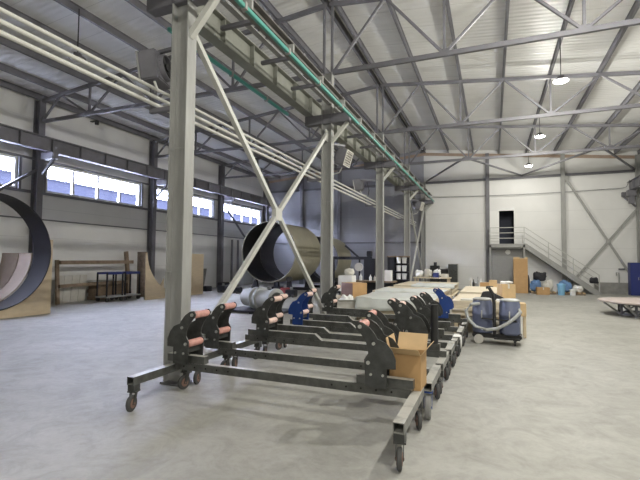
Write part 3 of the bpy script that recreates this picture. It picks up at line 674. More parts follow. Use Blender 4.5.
for i, (x, y, h) in enumerate(((-.82, 18.5, .42), (-.72, 18.45, .34), (-.55, 18.5, .45), (-.45, 19.1, .36))):
    tag(MB().lathe([(.045, 0), (.045, h*.6), (.018, h*.78), (.018, h)], (x, y, zt), 12).build('spray_can', [M_offw, M_blk, M_col, M_white][i]), ['pale bottle at the left end of the far work table', 'black bottle beside the pale one on the far work table', 'tall grey bottle on the far work table', 'white bottle at the back of the far work table'][i], 'bottle')
# wooden end crate right of the vacuum
c = thing('wooden_crate', 'slim wooden crate on legs right of the blue vacuum', 'crate', (.63, 11.35, 0))
MB().box(.53, .73, 11.15, 11.6, .50, .80).build('crate_body', M_cardl, c, smooth=False, bevel=.006)
for x in (.56, .70):
    for y in (11.2, 11.55): MB().box(x-.025, x+.025, y-.025, y+.025, 0, .50).build('leg', M_ply, c, smooth=False)

# ------------------------------------------------------------------ industrial vacuum
v = thing('industrial_vacuum', 'blue two-barrel industrial vacuum with a grey hose in front of the board stack', 'vacuum', (.08, 10.25, 0), -.05)
for x, m in ((-.30, 0), (.26, 1)):
    MB().lathe([(.20, .22), (.215, .24), (.215, .60), (.222, .61), (.222, .65), (.215, .66), (.21, .88), (.19, .93)], (x, .02, 0), 28).build('barrel', M_vac, v, local=True)
    MB().lathe([(.205, .93), (.205, .955), (.16, .975), (.05, .985)], (x, .02, 0), 28).build('lid', M_hose if m else M_col, v, local=True)
    MB().box(x-.012, x+.012, -.215, -.195, .55, .72).build('latch', M_bolt, v, local=True, smooth=False)
MB().box(-.50, .50, -.22, .24, .13, .22).build('chassis', M_blk, v, local=True, bevel=.02)
MB().box(.12, .44, -.26, -.10, .22, .52).build('motor_box', M_vac, v, local=True, bevel=.03)
MB().box(-.05, .46, -.34, -.24, .13, .165).build('foot_bar', M_blk, v, local=True, smooth=False)
MB().tube([(-.04, -.26, .22), (-.04, -.26, .9), (-.07, -.27, 1.10), (-.14, -.28, 1.22), (-.20, -.28, 1.22)], .034, 12).build('suction_pole', M_blk, v, local=True)
MB().bar((-.30, -.24, .55), (.40, -.24, .52), .03).build('crossbar', M_blk, v, local=True, smooth=False)
MB().tube([(-.34, -.16, .86), (-.52, -.22, .84), (-.62, -.26, .70), (-.57, -.30, .52), (-.42, -.33, .38), (-.20, -.35, .32), (.02, -.35, .36), (.22, -.34, .48), (.38, -.31, .62), (.47, -.2, .72), (.44, -.05, .76)], .036, 12).build('hose', M_hose, v, local=True)
for x in (-.36, .36):
    for y in (-.20, .20):
        f = MB().box(x-.04, x+.04, y-.04, y+.04, .10, .135).build('caster', M_blk, v, local=True, smooth=False)
for x, y in ((-.36, -.25), (-.36, .26)):
    f = MB().cyl((x, y-.02, .10), (x, y+.02, .10), .10, 20).build('rear_wheel', M_offw, v, local=True)
for x, y in ((.36, -.20), (.36, .20)):
    MB().cyl((x-.02, y, .05), (x+.02, y, .05), .05, 16).build('front_wheel', M_rubber, v, local=True)

# ------------------------------------------------------------------ staircase and landing
LX0, LX1, LZ, SY0, SY1 = -.15, 1.80, 2.87, 27.95, YB-.18
st = thing('staircase', 'grey steel staircase with a landing and handrails against the end wall', 'staircase', (2.5, 28.5, 0))
MB().box(LX0, LX1, SY0, SY1, LZ-.06, LZ).box(LX0, LX1, SY0, SY0+.06, LZ-.22, LZ-.06).box(LX0, LX1, SY1-.06, SY1, LZ-.22, LZ-.06).build('landing', M_stair, st, smooth=False)
EX = 5.55
for y in (SY0+.03, SY1-.03):
    MB().prism([(LX1, LZ-.28), (LX1, LZ), (LX1+.08, LZ), (EX+.05, .12), (EX+.05, 0), (EX-.30, 0)], (0, y-.03, 0), (1, 0, 0), (0, 0, 1), (0, .06, 0)).build('stringer', M_stair, st, smooth=False)
NST = 14
for k in range(NST):
    x = LX1 + (EX-LX1)*(k+.5)/NST; zz = LZ*(1-(k+1)/(NST+1))
    MB().box(x-.15, x+.15, SY0+.06, SY1-.06, zz-.04, zz).build('tread', M_stair, st, smooth=False)
for x in (LX0+.04, LX1-.04):
    for y in (SY0+.04, SY1-.04): MB().box(x-.05, x+.05, y-.05 if y > 28.5 else y-.04, y+.05 if y < 28.5 else y+.04, 0, LZ-.06).build('support_post', M_col, st, smooth=False)
rails = MB()
yr = SY0+.03
def rpost(x, z0): MB().box(x-.025, x+.025, yr-.025, yr+.025, z0, z0+1.0).build('rail_post', M_rail, st, smooth=False)
for x in (LX0+.03, LX1-.03): rpost(x, LZ)
for zz in (.36, .68, 1.0): MB().bar((LX0, yr, LZ+zz-.02), (LX1, yr, LZ+zz-.02), .04).build('handrail' if zz == 1.0 else 'mid_rail', M_rail, st, smooth=False)
for zz in (.36, .68, 1.0): MB().bar((LX0+.03, yr, LZ+zz-.02), (LX0+.03, SY1, LZ+zz-.02), .04).build('handrail' if zz == 1.0 else 'mid_rail', M_rail, st, smooth=False)
sl = LZ/(EX+.05-LX1-.08)
for zz in (.36, .68, 1.0): MB().bar((LX1, yr, LZ+zz-.02), (EX-.02, yr, .1+zz-.02), .04).build('handrail' if zz == 1.0 else 'mid_rail', M_rail, st, smooth=False)
for k in (1, 2, 3): rpost(LX1+(EX-LX1-.02)*k/3, LZ+(.1-LZ)*k/3)
tag(MB().box(LX0+.12, LX1-.10, SY1-.12, SY1-.06, 0, LZ-.28).build('panel_wall', M_stair, smooth=False), 'grey panel closing the space beneath the landing', 'panel')
d2 = sempty('door_2', (.9, SY1-.13, 0), 'grey door beneath the landing')
MB().box(.45, 1.35, SY1-.15, SY1-.13, .02, 2.05).build('door_leaf', M_stair, d2, smooth=False)
tag(MB().cyl((.9, SY1-.13, 2.38), (.9, SY1-.19, 2.38), .15, 24).build('round_light', M_white), 'round white wall light on the grey panel beneath the landing', 'light')
tag(MB().box(-.37, -.10, YB-.42, YB-.30, 2.9, 4.35).build('duct_box', M_steel, smooth=False), 'narrow dark panel beside the handrail of the landing', 'panel') if False else None
# tall cardboard carton beneath the landing corner
b = thing('cardboard_box', 'tall narrow brown carton standing in front of the landing', 'box', (1.50, 27.05, 0))
MB().box(1.12, 1.86, 26.85, 27.25, 0, 1.96).build('carton', M_card, b, smooth=False)
for x0, x1, h in ((1.12, 1.45, .10), (1.48, 1.70, .03), (1.70, 1.86, .09)): MB().box(x0, x1, 26.85, 26.86, 1.96, 1.96+h).build('flap', M_cardl, b, smooth=False)

# clutter beneath the stairs
def pallet(x0, x1, y0, y1, label):
    p = thing('wooden_pallet', label, 'pallet', ((x0+x1)/2, (y0+y1)/2, 0))
    for k in range(3): y = y0+.05+(y1-y0-.1)*k/2; MB().box(x0, x1, y-.05, y+.05, 0, .10).build('bearer', M_timber, p, smooth=False)
    for k in range(6): x = x0+.06+(x1-x0-.12)*k/5; MB().box(x-.06, x+.06, y0, y1, .10, .13).build('slat', M_cardl, p, smooth=False)
pallet(2.0, 3.25, 26.75, 27.65, 'wooden pallet under blue bags beneath the stairs, near the tall carton')
pallet(3.4, 4.65, 26.75, 27.65, 'wooden pallet beneath the low end of the stairs')
def lumpy(name, c, s, m, lab, cat, seed): return tag(MB().lump(c, s, seed).build(name, m), lab, cat)
lumpy('plastic_bag', (2.27, 27.2, .13), (.58, .6, .62), M_bag, 'blue plastic bag on a pallet beside the tall carton', 'bag', 1)
lumpy('plastic_bag', (2.90, 27.25, .13), (.50, .55, .56), M_offw, 'pale full sack between the blue bags beneath the stairs', 'bag', 2)
lumpy('plastic_bag', (3.74, 27.25, .13), (.60, .6, .56), M_bag, 'blue plastic bag on the pallet under the middle of the stairs', 'bag', 3)
lumpy('plastic_bag', (4.36, 27.2, .13), (.46, .5, .36), M_white, 'white bag on the pallet under the low end of the stairs', 'bag', 4)
tag(MB().tube([(2.05, 27.62, 1.02), (2.3, 27.6, 1.30), (2.6, 27.6, 1.52), (2.85, 27.6, 1.50)], [.06, .12, .14, .08], 10).build('black_roll', M_black), 'black folded roll leaning on the bags beneath the stairs', 'roll') if False else None
lumpy('black_jacket', (2.52, 27.4, .70), (.66, .26, .50), M_black, 'black jacket heaped on top of the bags beneath the stairs', 'jacket', 6)
lumpy('plastic_bag', (1.93, 27.95-.2, .0), (.15, .3, 1.0), M_black, 'black bag squeezed beside the tall carton', 'bag', 11)
closed_box((2.55, 26.4, 0), .1, .62, .45, .40, 'flat brown box on the floor before the pallet of blue bags', M_card)
closed_box((2.8, 27.23, .80), .3, .5, .3, .2, 'brown box lying on the pale sack beneath the stairs', M_cardm) if False else None
b = thing('plastic_bin', 'light blue plastic bin standing beneath the stairs', 'bin', (3.46, 26.45, 0))
MB().lathe([(.16, 0), (.20, .52), (.215, .52), (.215, .56), (.19, .56), (.15, .03)], (3.46, 26.45, 0), 20).build('bin_body', M_lblue, b)
MB().lathe([(.225, .56), (.225, .60), (.10, .63)], (3.46, 26.45, 0), 20).build('bin_lid', M_lblue, b)
b = thing('white_bucket', 'small white bucket on the floor beside the light blue bin', 'bucket', (4.0, 26.45, 0))
MB().lathe([(.13, 0), (.155, .30), (.165, .30), (.165, .33), (.145, .33), (.12, .02)], (4.0, 26.45, 0), 20).build('bucket_body', M_white, b)
MB().tube([(3.845, 26.45, .31), (3.86, 26.33, .24), (4.0, 26.28, .20), (4.14, 26.33, .24), (4.155, 26.45, .31)], .006, 6).build('bucket_handle', M_bolt, b)
lumpy('black_jacket', (5.15, 27.8, .62), (.62, .2, .45), M_blk, 'small black coat hanging on the lower handrail', 'jacket', 14) if False else None
tag(MB().lump((5.24, 27.80, .62), (.42, .12, .32), 21).build('hanging_coat', M_black), 'black coat hanging at the lower end of the handrail', 'coat')
# blue cabinet
c = thing('metal_cabinet', 'dark blue metal cabinet standing against the end wall at the right corner', 'cabinet', (7.45, 28.5, 0))
MB().box(7.02, 7.88, 28.1, 28.6, 0, 1.80).build('cabinet_body', M_cab, c, smooth=False, bevel=.01)
for x0, x1 in ((7.04, 7.44), (7.46, 7.86)):
    d_ = MB().box(x0, x1, 28.08, 28.1, .08, 1.76).build('door', M_cab, c, smooth=False)
    MB().box(x1-.07 if x0 < 7.2 else x0+.05, x1-.05 if x0 < 7.2 else x0+.07, 28.05, 28.08, .85, 1.0).build('door_handle', M_bolt, d_, smooth=False)
tag(MB().tube([(6.70, 29.02, .55), (6.70, 29.02, 1.22), (6.58, 29.02, 1.22), (6.58, 29.02, 1.05)], .03, 8).build('wall_pipe', M_col), 'short bent grey pipe on the end wall beside the blue cabinet', 'pipe')
tag(MB().box(6.7, 7.0, YB-.1, YB-.02, 1.38, 1.46).build('wall_shelf', M_steel, smooth=False), 'small dark bracket on the end wall left of the blue cabinet', 'bracket')

# ------------------------------------------------------------------ low round platform
TX, TY, TR = 5.0, 17.6, 1.56
p = thing('round_platform', 'low round pinkish steel platform on truss legs at the right edge', 'platform', (TX, TY, 0))
MB().lathe([(TR-.02, .45), (TR, .46), (TR, .495), (TR-.02, .50)], (TX, TY, 0), 56).build('deck', M_pinkt, p)
MB().pipe((TX, TY, .39), (TX, TY, .45), TR-.35, TR-.43, 40).build('ring_beam', M_steel, p)
for k in range(10):
    a = 2*PI*k/10+.2; q = lambda r, z: (TX+r*math.cos(a), TY+r*math.sin(a), z)
    MB().box(TX+.95*math.cos(a)-.035, TX+.95*math.cos(a)+.035, TY+.95*math.sin(a)-.035, TY+.95*math.sin(a)+.035, 0, .45).build('leg', M_steel, p, smooth=False)
    MB().bar(q(TR-.06, .43), q(.98, .05), .05).build('strut', M_col, p, smooth=False)
    a2 = 2*PI*(k+1)/10+.2
    MB().bar(q(.95, .05), (TX+.95*math.cos(a2), TY+.95*math.sin(a2), .05), .05).build('base_rail', M_steel, p, smooth=False)
    MB().bar(q(.95, .06), (TX+.95*math.cos(a2), TY+.95*math.sin(a2), .40), .035).build('web_diagonal', M_steel, p, smooth=False)

# ------------------------------------------------------------------ left bay: shells and cradles
RY, RZ, RR = 7.80, 1.95, 1.72
tag(MB().pipe((-13.25, RY, RZ), (-14.05, RY, RZ), RR, RR-.03, 72).build('black_ring', M_black), 'large black pipe ring standing in a plywood cradle at the left edge', 'pipe ring')
def cradle_pts(yc, r, zc, half, top, n=40, side=None):
    a0 = math.asin(max(-1, min(1, (top-zc)/r)))
    arc = [(yc + r*math.cos(a), zc + r*math.sin(a)) for a in [a0 - (PI+2*a0)*i/n for i in range(n+1)]]
    return [(yc-half, 0), (yc+half, 0), (yc+half, top)] + [q for q in arc if abs(q[0]-yc) < half-.002] + [(yc-half, top)]
c = tag(MB().prism(cradle_pts(RY, RR+.005, RZ, 1.80, 2.38), (-13.34, 0, 0), (0, 1, 0), (0, 0, 1), (.04, 0, 0)).build('plywood_cradle', M_ply, smooth=False), 'tall plywood cradle board cut to the curve of the black ring', 'cradle')
tag(MB().prism(cradle_pts(RY, RR+.005, RZ, 1.80, 2.30), (-14.0, 0, 0), (0, 1, 0), (0, 0, 1), (.04, 0, 0)).build('plywood_cradle', M_ply, smooth=False), 'plywood cradle board behind the black ring', 'cradle')
def shell(x0, x1, r, m, label):
    a = PI + (0.02); return tag(MB().pipe((x0, RY, RZ), (x1, RY, RZ), r, r-.035, 40, PI-.0, 2*PI+.0).build('half_shell', m), label, 'half shell', 'half shells behind the black ring')
shell(-14.10, -14.72, 1.68, M_beige, 'beige half-round shell just behind the black ring')
shell(-14.76, -15.6, 1.68, M_brown, 'brown half-round shell behind the beige one')
for x0, x1, w in ((-14.15, -14.65, 'beige'), (-14.85, -15.55, 'brown')):
    tag(MB().box(x1, x0, RY-.9, RY+.9, 0, .18).prism([(RY-.9, .18), (RY+.9, .18), (RY+.9, .48), (RY+.62, .62 - .12), (RY+.3, .305), (RY, .265), (RY-.3, .305), (RY-.62, .50), (RY-.9, .48)], (x1, 0, 0), (0, 1, 0), (0, 0, 1), (x0-x1, 0, 0)).build('timber_chock', M_timber, smooth=False), 'timber chock beneath the %s half shell' % w, 'chock')
# second cradle
cy2 = 16.32
pts = [(14.36, 0), (16.9, 0), (16.9, .28)] + [(cy2 + 1.9*math.cos(a), 2.18 + 1.9*math.sin(a)) for a in [-1.3 - (PI-1.3-.06)*i/26 for i in range(27)]] + [(14.36, 2.06)]
tag(MB().prism(pts, (-14.02, 0, 0), (0, 1, 0), (0, 0, 1), (.04, 0, 0)).build('plywood_cradle', M_ply, smooth=False), 'empty plywood cradle board with a long concave curve, left of the nearest column', 'cradle')
tag(MB().box(-14.02, -13.98, 16.95, 18.34, 0, 2.06).build('plywood_board', M_ply, smooth=False), 'upright rectangular plywood board just right of the nearest column', 'board')
for (y0, y1, x, w) in ((15.2, 15.8, -14.5, 'empty'), (17.3, 17.9, -14.5, 'rectangular')):
    tag(MB().prism([(0, 0), (.55, 0), (0, .9)], (-14.02, (y0+y1)/2-.02, 0), (-1, 0, 0), (0, 0, 1), (0, .04, 0)).build('support_foot', M_ply, smooth=False), 'plywood foot propping the %s plywood board from behind' % w, 'prop')

# big shells on rotators
SX, SZ, SR = -11.25, 2.22, 1.66
def big_shell(x, z, r, y0, y1, label, cap=False):
    s = thing('pipe_shell', label, 'shell', (x, (y0+y1)/2, z))
    MB().pipe((x, y0, z), (x, y1, z), r, r-.03, 72).build('shell_wall', M_shell, s)
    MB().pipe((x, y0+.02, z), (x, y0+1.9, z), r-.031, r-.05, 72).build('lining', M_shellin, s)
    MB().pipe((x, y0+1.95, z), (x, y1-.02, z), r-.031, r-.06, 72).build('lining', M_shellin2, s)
    return s
big_shell(SX, SZ, SR, 20.3, 23.9, 'large open pipe shell, dark inside, behind the crossed braces')
big_shell(-10.2, 1.84, 1.46, 24.6, 27.2, 'second open pipe shell standing behind the large one')
for (x, y, r, z, nm) in ((SX, 20.8, SR, SZ, 'front end of the large open shell'), (SX, 23.3, SR, SZ, 'rear end of the large open shell'), (-10.2, 25.9, 1.46, 1.84, 'second pipe shell')):
    t = thing('shell_stand', 'dark roller stand beneath the ' + nm, 'stand', (x, y, 0))
    MB().box(x-1.3, x+1.3, y-.15, y+.15, 0, .16).build('stand_base', M_black, t, smooth=False)
    for sg in (-1, 1):
        a = .62; cx_, cz_ = x+sg*math.sin(a)*(r+.14), z-math.cos(a)*(r+.14)
        MB().prism([(-.18, .16), (.18, .16), (.06, cz_+.02), (-.06, cz_+.02)], (cx_, y-.1, 0), (1, 0, 0), (0, 0, 1), (0, .2, 0)).build('stand_arm', M_black, t, smooth=False)
        MB().cyl((cx_, y-.14, cz_), (cx_, y+.14, cz_), .135, 20).build('stand_roller', M_rubber, t)
# welding manipulator
w = thing('welding_boom', 'dark boom machine on a post behind the second and third columns', 'machine', (-7.9, 22.1, 0))
MB().box(-8.18, -8.06, 22.0, 22.12, 0, 2.0).build('boom_post', M_black, w, smooth=False)
MB().box(-8.4, -7.84, 21.8, 22.3, 0, .12).build('boom_base', M_black, w, smooth=False)
MB().box(-8.2, -5.95, 22.0, 22.14, 1.84, 2.0).build('boom_arm', M_black, w, smooth=False)
MB().bar((-7.45, 22.07, 2.6), (-6.7, 22.07, 1.98), .09).build('boom_strut', M_black, w, smooth=False)
MB().box(-6.35, -5.75, 21.9, 22.3, 0, 1.9).build('control_column', M_black, w, smooth=False, bevel=.03)
MB().box(-6.2, -5.95, 21.9, 22.2, 2.0, 2.3).build('boom_head', M_black, w, smooth=False, bevel=.03)
MB().cyl((-6.62, 21.85, 1.45), (-6.62, 22.0, 1.45), .22, 24).build('cable_drum', M_offw, w)
MB().box(-6.66, -6.58, 22.0, 22.08, 0, 1.88).build('drum_post', M_black, w, smooth=False)

# spools of ducting on the floor
pl = thing('steel_pallet', 'dark flat steel pallet under the grey flanged pipes', 'pallet', (-7.45, 12.8, 0))
MB().box(-8.45, -6.35, 12.2, 13.4, .05, .10).build('deck', M_black, pl, smooth=False)
for x in (-8.3, -7.4, -6.5): MB().box(x-.05, x+.05, 12.2, 13.4, 0, .05).build('runner', M_black, pl, smooth=False)
def flanged(p, q, r, fl, label):
    p, q = V(p), V(q); d = (q-p).normalized(); t = thing('flanged_pipe', label, 'pipe', (p.x, p.y, 0), group='grey flanged pipes')
    MB().pipe(p, q, r, r-.03, 32).build('pipe_body', M_hose, t)
    for f in fl:
        a = p + d*f; MB().pipe(a, a+d*.10, r+.07, r-.05, 36).build('flange', M_hose, t)
dv = V((.93, -.36, 0))
flanged(V((-8.05, 13.05, .475)), V((-8.05, 13.05, .475))+dv*.56, .30, (.47,), 'left one of the two grey flanged pipes lying behind the roller carts')
flanged(V((-7.36, 12.78, .475)), V((-7.36, 12.78, .475))+dv*.84, .30, (.0, .74), 'right one of the two grey flanged pipes lying behind the roller carts')

# ------------------------------------------------------------------ along the left wall
r = thing('timber_rail', 'weathered timber rail fence leaning by the left wall', 'fence', (-15.5, 13.2, 0))
MB().bar((-15.50, 11.50, 1.62), (-15.50, 15.10, 1.64), .10, .15).build('upper_rail', M_timber, r, smooth=False)
MB().bar((-15.50, 11.50, .70), (-15.50, 14.90, .74), .10, .13).build('lower_rail', M_timber, r, smooth=False)
MB().bar((-15.58, 11.52, .0), (-15.62, 11.46, 1.72), .09, .13).build('post', M_timber, r, smooth=False)
MB().bar((-15.60, 15.05, .0), (-15.60, 14.78, 2.12), .12, .16).build('post', M_timber, r, smooth=False)
for k in range(4):
    tag(MB().obox((-15.93+.0*k, 11.82+.34*k, .55), (.05, .32, 1.1), Matrix.Rotation(.10, 3, 'Y')).build('insulation_sheet', M_offw, smooth=False), 'white sheet leaning behind the timber rail, %s from the black ring' % ['nearest', 'second', 'third', 'fourth'][k], 'panel', 'white sheets behind the timber rail')
z = 0
for k in range(5):
    tag(MB().box(-16.25, -15.75, 13.35+.05*(k % 2), 15.2-.04*(k % 3), z, z+.15).build('timber_beam', M_timber, smooth=False, bevel=.01), 'dark timber beam, %s, in the pile behind the blue trolley' % ['lowest', 'second', 'middle', 'fourth', 'topmost'][k], 'timber', 'timber pile behind the blue trolley'); z += .152
t = tag(MB().tube([(-15.45, 15.66, 0), (-15.47, 15.67, 1.0), (-15.50, 15.66, 2.12)], [.25, .24, .22], 12).build('log_slab', M_bark), 'rough upright log beside the empty plywood cradle', 'log')
def trolley(loc, label):
    t = thing('flatbed_trolley', label, 'trolley', loc, 0, 'blue trolleys by the left wall')
    MB().box(-.32, .32, -.44, .44, .16, .22).build('deck', M_hose, t, local=True, smooth=False)
    for y in (-.40, .40):
        for x in (-.27, .27): MB().box(x-.025, x+.025, y-.025, y+.025, .22, 1.2).build('upright', M_black, t, local=True, smooth=False)
        MB().box(-.27, .27, y-.025, y+.025, 1.16, 1.22).build('handle_bar', M_cab, t, local=True, smooth=False)
    for x in (-.27, .27): MB().box(x-.025, x+.025, -.375, .375, 1.12, 1.22).build('side_bar', M_cab, t, local=True, smooth=False)
    for x in (-.26, .26):
        for y in (-.36, .36): MB().cyl((x-.03, y, .08), (x+.03, y, .08), .08, 14).build('wheel', M_rubber, t, local=True)
    return t
trolley((-15.0, 13.42, 0), 'blue frame trolley by the left wall, nearer the black ring')
trolley((-15.0, 14.36, 0), 'blue frame trolley by the left wall, nearer the empty cradle')
for i, (y, h) in enumerate(((19.3, 1.15), (20.0, 1.45), (20.7, 1.25))):
    tag(MB().obox((-15.9, y, h/2), (.05, .64, h), Matrix.Rotation(.16, 3, 'Y')).build('grey_sheet', M_tube, smooth=False), 'grey metal sheet leaning at the left wall, %s past the plywood board' % ['first', 'second', 'third'][i], 'sheet', 'grey sheets at the left wall')
for i, (y, h, s) in enumerate(((18.9, .35, .5), (19.9, .28, .55), (21.6, .42, .6), (22.3, .34, .5))):
    tag(MB().box(-15.2, -14.75, y-s/2, y+s/2, 0, h).build('dark_crate', M_black, smooth=False, bevel=.02), 'low dark crate on the floor by the left wall, %s past the plywood board' % ORD[i], 'crate', 'dark crates at the left wall')
for i, y in enumerate((24.18, 24.9)): tag(MB().box(-16.2, -16.1, y-.06, y+.06, 0, 3.12).build('door_post', M_steel, smooth=False), 'dark upright post on the left wall behind the large shell, %s' % ['first', 'second'][i], 'post')
# low dark parts on the floor in front of the shells
for i, (x, y, sx, sy, h, m, lab) in enumerate(((-12.6, 19.3, .6, .4, .32, M_black, 'dark machine block on the floor left of the large shell'), (-11.6, 19.1, .5, .4, .26, M_black, 'dark machine block on the floor under the front of the large shell'), (-10.6, 19.2, .5, .4, .30, M_black, 'dark machine block on the floor right of the large shell'), (-9.55, 19.0, .4, .35, .42, M_red, 'dark red machine block on the floor beside the large shell'), (-9.0, 18.6, .5, .4, .36, M_black, 'dark machine block right of the red one on the floor'), (-13.6, 19.6, .5, .45, .36, M_black, 'dark machine block farthest to the left before the large shell'))):
    t = thing('machine_block', lab, 'machine', (x, y, 0))
    MB().box(x-sx/2, x+sx/2, y-sy/2, y+sy/2, .08, h).build('housing', m, t, smooth=False, bevel=.03)
    for sg in (-1, 1): MB().cyl((x+sg*sx*.3, y-sy/2, .08), (x+sg*sx*.3, y+sy/2, .08), .08, 14).build('foot_roller', M_rubber, t)
    MB().cyl((x, y, h), (x, y, h+.12), .07, 12).build('cap', M_tube, t)

# ------------------------------------------------------------------ things behind the second column
trestle(-4.75, -3.55, 12.0, 12.75, .70, 'small wooden table under the brown cardboard box')
b = thing('cardboard_box', 'brown cardboard box with one orange side, on the small table by the second column', 'box', (-3.88, 12.35, .70), .92)
MB().box(-.26, .26, -.30, .30, 0, .42).build('carton', M_card, b, local=True, smooth=False, bevel=.006)
MB().box(-.264, -.2605, -.295, .295, .005, .415).build('printed_side', M_cardm, b, local=True, smooth=False)
MB().box(-.268, .268, -.03, .03, .4195, .423).build('tape', M_cardl, b, local=True, smooth=False)
open_box((-3.88, 11.55, .0), .3, .55, .45, .66, (('f', .3, .12), ('r', .2, .12)), 'white box on the floor between the farthest cart and the brown box', M_offw, M_white)
tag(MB().lump((-3.86, 11.56, .01), (.42, .34, .78), 31).build('white_bag', M_white), 'white crumpled bag standing in the white box behind the farthest cart', 'bag')
lumpy('white_bag', (-3.42, 13.9-.55, 0), (.3, .4, .98), M_offw, 'pale sack leaning right of the brown cardboard box', 'bag', 17) if False else None
t = thing('workbench', 'long wooden workbench behind the third column', 'workbench', (-4.9, 18.6, 0))
MB().box(-6.2, -3.95, 18.2, 19.0, .84, .90).build('tabletop', M_timber, t, smooth=False)
for x in (-6.1, -4.05):
    for y in (18.28, 18.92): MB().box(x-.04, x+.04, y-.04, y+.04, 0, .84).build('leg', M_black, t, smooth=False)
MB().box(-6.06, -4.09, 18.85, 18.9, .3, .8).build('back_panel', M_black, t, smooth=False)
for i, (x, y, h, r, m) in enumerate(((-5.05, 18.5, .26, .06, M_white), (-4.86, 18.5, .22, .05, M_offw), (-5.5, 18.5, .30, .07, M_white), (-4.66, 18.75, .34, .06, M_offw))):
    tag(MB().lathe([(r, 0), (r, h*.6), (r*.4, h*.78), (r*.4, h)], (x, y, .90), 14).build('bottle', m), ['white bottle at the right of the long workbench', 'cream bottle beside the white one on the long workbench', 'large white bottle in the middle of the long workbench', 'tall cream bottle at the back edge of the long workbench'][i], 'bottle')
tag(MB().box(-4.40, -4.10, 18.4, 18.7, .90, 1.37).build('white_carton', M_white, smooth=False, bevel=.01), 'white carton standing on the workbench right of the third column', 'box')
c = thing('white_crate', 'white crate full of white bags above the brown cardboard box', 'crate', (-4.75, 14.3, 0))
MB().box(-5.0, -4.5, 14.05, 14.55, .72, 1.26).build('crate_body', M_white, c, smooth=False, bevel=.01)
for x in (-4.96, -4.54):
    for y in (14.1, 14.5): MB().box(x-.03, x+.03, y-.03, y+.03, 0, .72).build('leg', M_black, c, smooth=False)
lumpy('white_bag', (-4.66, 14.3, 1.26), (.3, .34, .24), M_offw, 'small white bag on top of the white crate', 'bag', 23)
# rack of white tubs
r = thing('tub_rack', 'dark three-level rack beside the fourth column', 'rack', (-4.85, 22.6, 0))
for x in (-5.15, -4.12):
    for y in (22.4, 22.85): MB().box(x-.025, x+.025, y-.025, y+.025, 0, 2.05).build('upright', M_black, r, smooth=False)
MB().box(-5.12, -4.82, 22.4, 22.85, .77, 1.98).build('side_cabinet', M_black, r, smooth=False)
MB().box(-4.82, -4.15, 22.83, 22.85, .3, 1.98).build('back_panel', M_black, r, smooth=False)
zs = (.82, 1.24, 1.66)
for z in zs: MB().box(-5.15, -4.12, 22.38, 22.87, z-.05, z).build('shelf', M_black, r, smooth=False)
MB().box(-5.2, -4.07, 22.35, 22.9, 1.98, 2.05).build('top_shelf', M_timber, r, smooth=False)
for j, z in enumerate(zs):
    for i, x in enumerate((-4.62, -4.32)):
        tag(MB().lathe([(.11, 0), (.125, .26), (.135, .26), (.135, .30), (.06, .31)], (x, 22.55, z), 18).build('white_tub', M_white), 'white lidded tub, %s on the %s shelf of the dark rack' % (['left one', 'right one'][i], ['lowest', 'middle', 'upper'][j]), 'tub', 'white tubs on the rack')
# bags and boxes past the board stacks
tb = thing('trestle_table', 'far table with white bags at the end of the middle row', 'table', (-2.9, 22.4, 0), group='low work tables')
MB().box(-3.75, -1.95, 21.9, 22.9, .92, .97).build('tabletop', M_plyl, tb, smooth=False)
for x in (-3.65, -2.05):
    for y in (22.0, 22.8): MB().box(x-.04, x+.04, y-.04, y+.04, 0, .92).build('leg', M_ply, tb, smooth=False)
for i, (x, y, s, h) in enumerate(((-3.5, 22.3, .42, .34), (-3.06, 22.35, .40, .40), (-2.64, 22.5, .38, .38))):
    lumpy('white_bag', (x, y, .97), (s, .45, h), M_offw if i == 1 else M_white, '%s white bag on the far table at the end of the middle row' % ['left', 'middle', 'right'][i], 'bag', 40+i)
tag(MB().box(-2.78, -2.5, 22.0, 22.2, .97, 1.20).build('blue_box', M_cab, smooth=False, bevel=.01), 'small dark blue box before the white bags on the far table', 'box')
tag(MB().box(-2.4, -2.05, 22.1, 22.5, .97, 1.15).build('pale_carton', M_offw, smooth=False, bevel=.01), 'low pale carton at the right end of the far table', 'box')
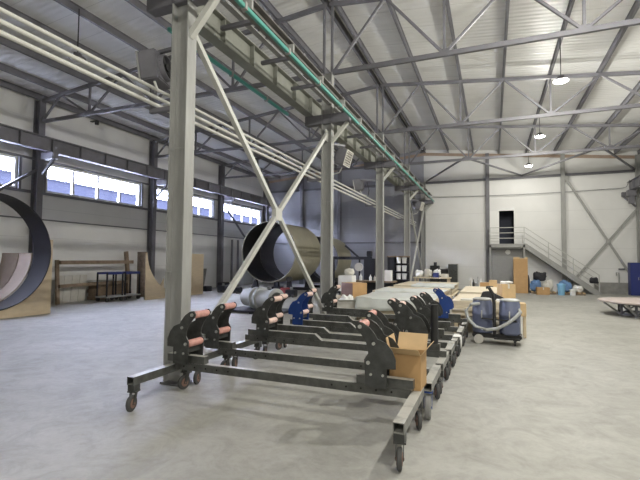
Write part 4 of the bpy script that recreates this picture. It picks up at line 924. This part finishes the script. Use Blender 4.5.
for i, (x0, x1, h) in enumerate(((-3.75, -3.2, 1.50), (-3.12, -2.7, 1.28), (-2.62, -2.05, 1.62))):
    c = thing('floor_cabinet', 'dark cabinet standing at the end wall behind the white bags, %s of the three' % ['left', 'middle lowest', 'right tallest'][i], 'cabinet', ((x0+x1)/2, 28.6, 0), group='dark cabinets at the end wall')
    MB().box(x0, x1, 28.3, 28.9, 0, h).build('cabinet_body', M_blk if i != 2 else M_tube, c, smooth=False)
    MB().box(x0+.02, x1-.02, 28.285, 28.3, .06, h-.04).build('door', M_blk if i != 2 else M_dark, c, smooth=False)
tag(MB().cyl((-3.45, 28.55, 1.50), (-3.45, 28.55, 1.72), .10, 16).build('black_pot', M_blk), 'small black can on the left dark cabinet at the end wall', 'can')

# ------------------------------------------------------------------ outside the windows
nb = thing('neighbouring_building', 'pale blue building seen through the left windows', 'building', (-52, 30, 0))
MB().box(-60, -50, -40, 110, 0, 11.3).build('facade', M_far, nb, smooth=False)
MB().box(-60.2, -49.8, -40.2, 110.2, 11.3, 11.45).build('roof', M_far, nb, smooth=False)
struct(MB().box(-140, WL-.25, -80, 160, -.4, -.05).build('ground', M_snow, origin=(-70, 30, 0), smooth=False), 'snowy yard outside the left wall')

# ------------------------------------------------------------------ world, daylight, camera
w = bpy.data.worlds.new('World'); scene.world = w; w.use_nodes = True
bg = w.node_tree.nodes['Background']; bg.inputs['Color'].default_value = (.74, .77, 1.0, 1); bg.inputs['Strength'].default_value = 48.0
cam = bpy.data.cameras.new('camera'); cam.sensor_width = 36; cam.lens = 36*425.3768/640; cam.clip_end = 400; cam.clip_start = .05
co = bpy.data.objects.new('camera', cam); COL.objects.link(co)
co.matrix_world = Matrix.Translation((0, 0, 1.787)) @ Matrix.Rotation(math.radians(22.0532), 4, 'Z') @ Matrix.Rotation(math.radians(90+2.7268), 4, 'X') @ Matrix.Rotation(math.radians(.4632), 4, 'Z')
scene.camera = co
vs_ = scene.view_settings; vs_.view_transform = 'Standard'; vs_.look = 'None'; vs_.gamma = 1; vs_.use_curve_mapping = False; vs_.exposure = 0.3
scene.cycles.max_bounces = 8; scene.cycles.diffuse_bounces = 5; scene.cycles.sample_clamp_indirect = 8; scene.cycles.caustics_reflective = False; scene.cycles.caustics_refractive = False
scene.cycles.use_denoising = True
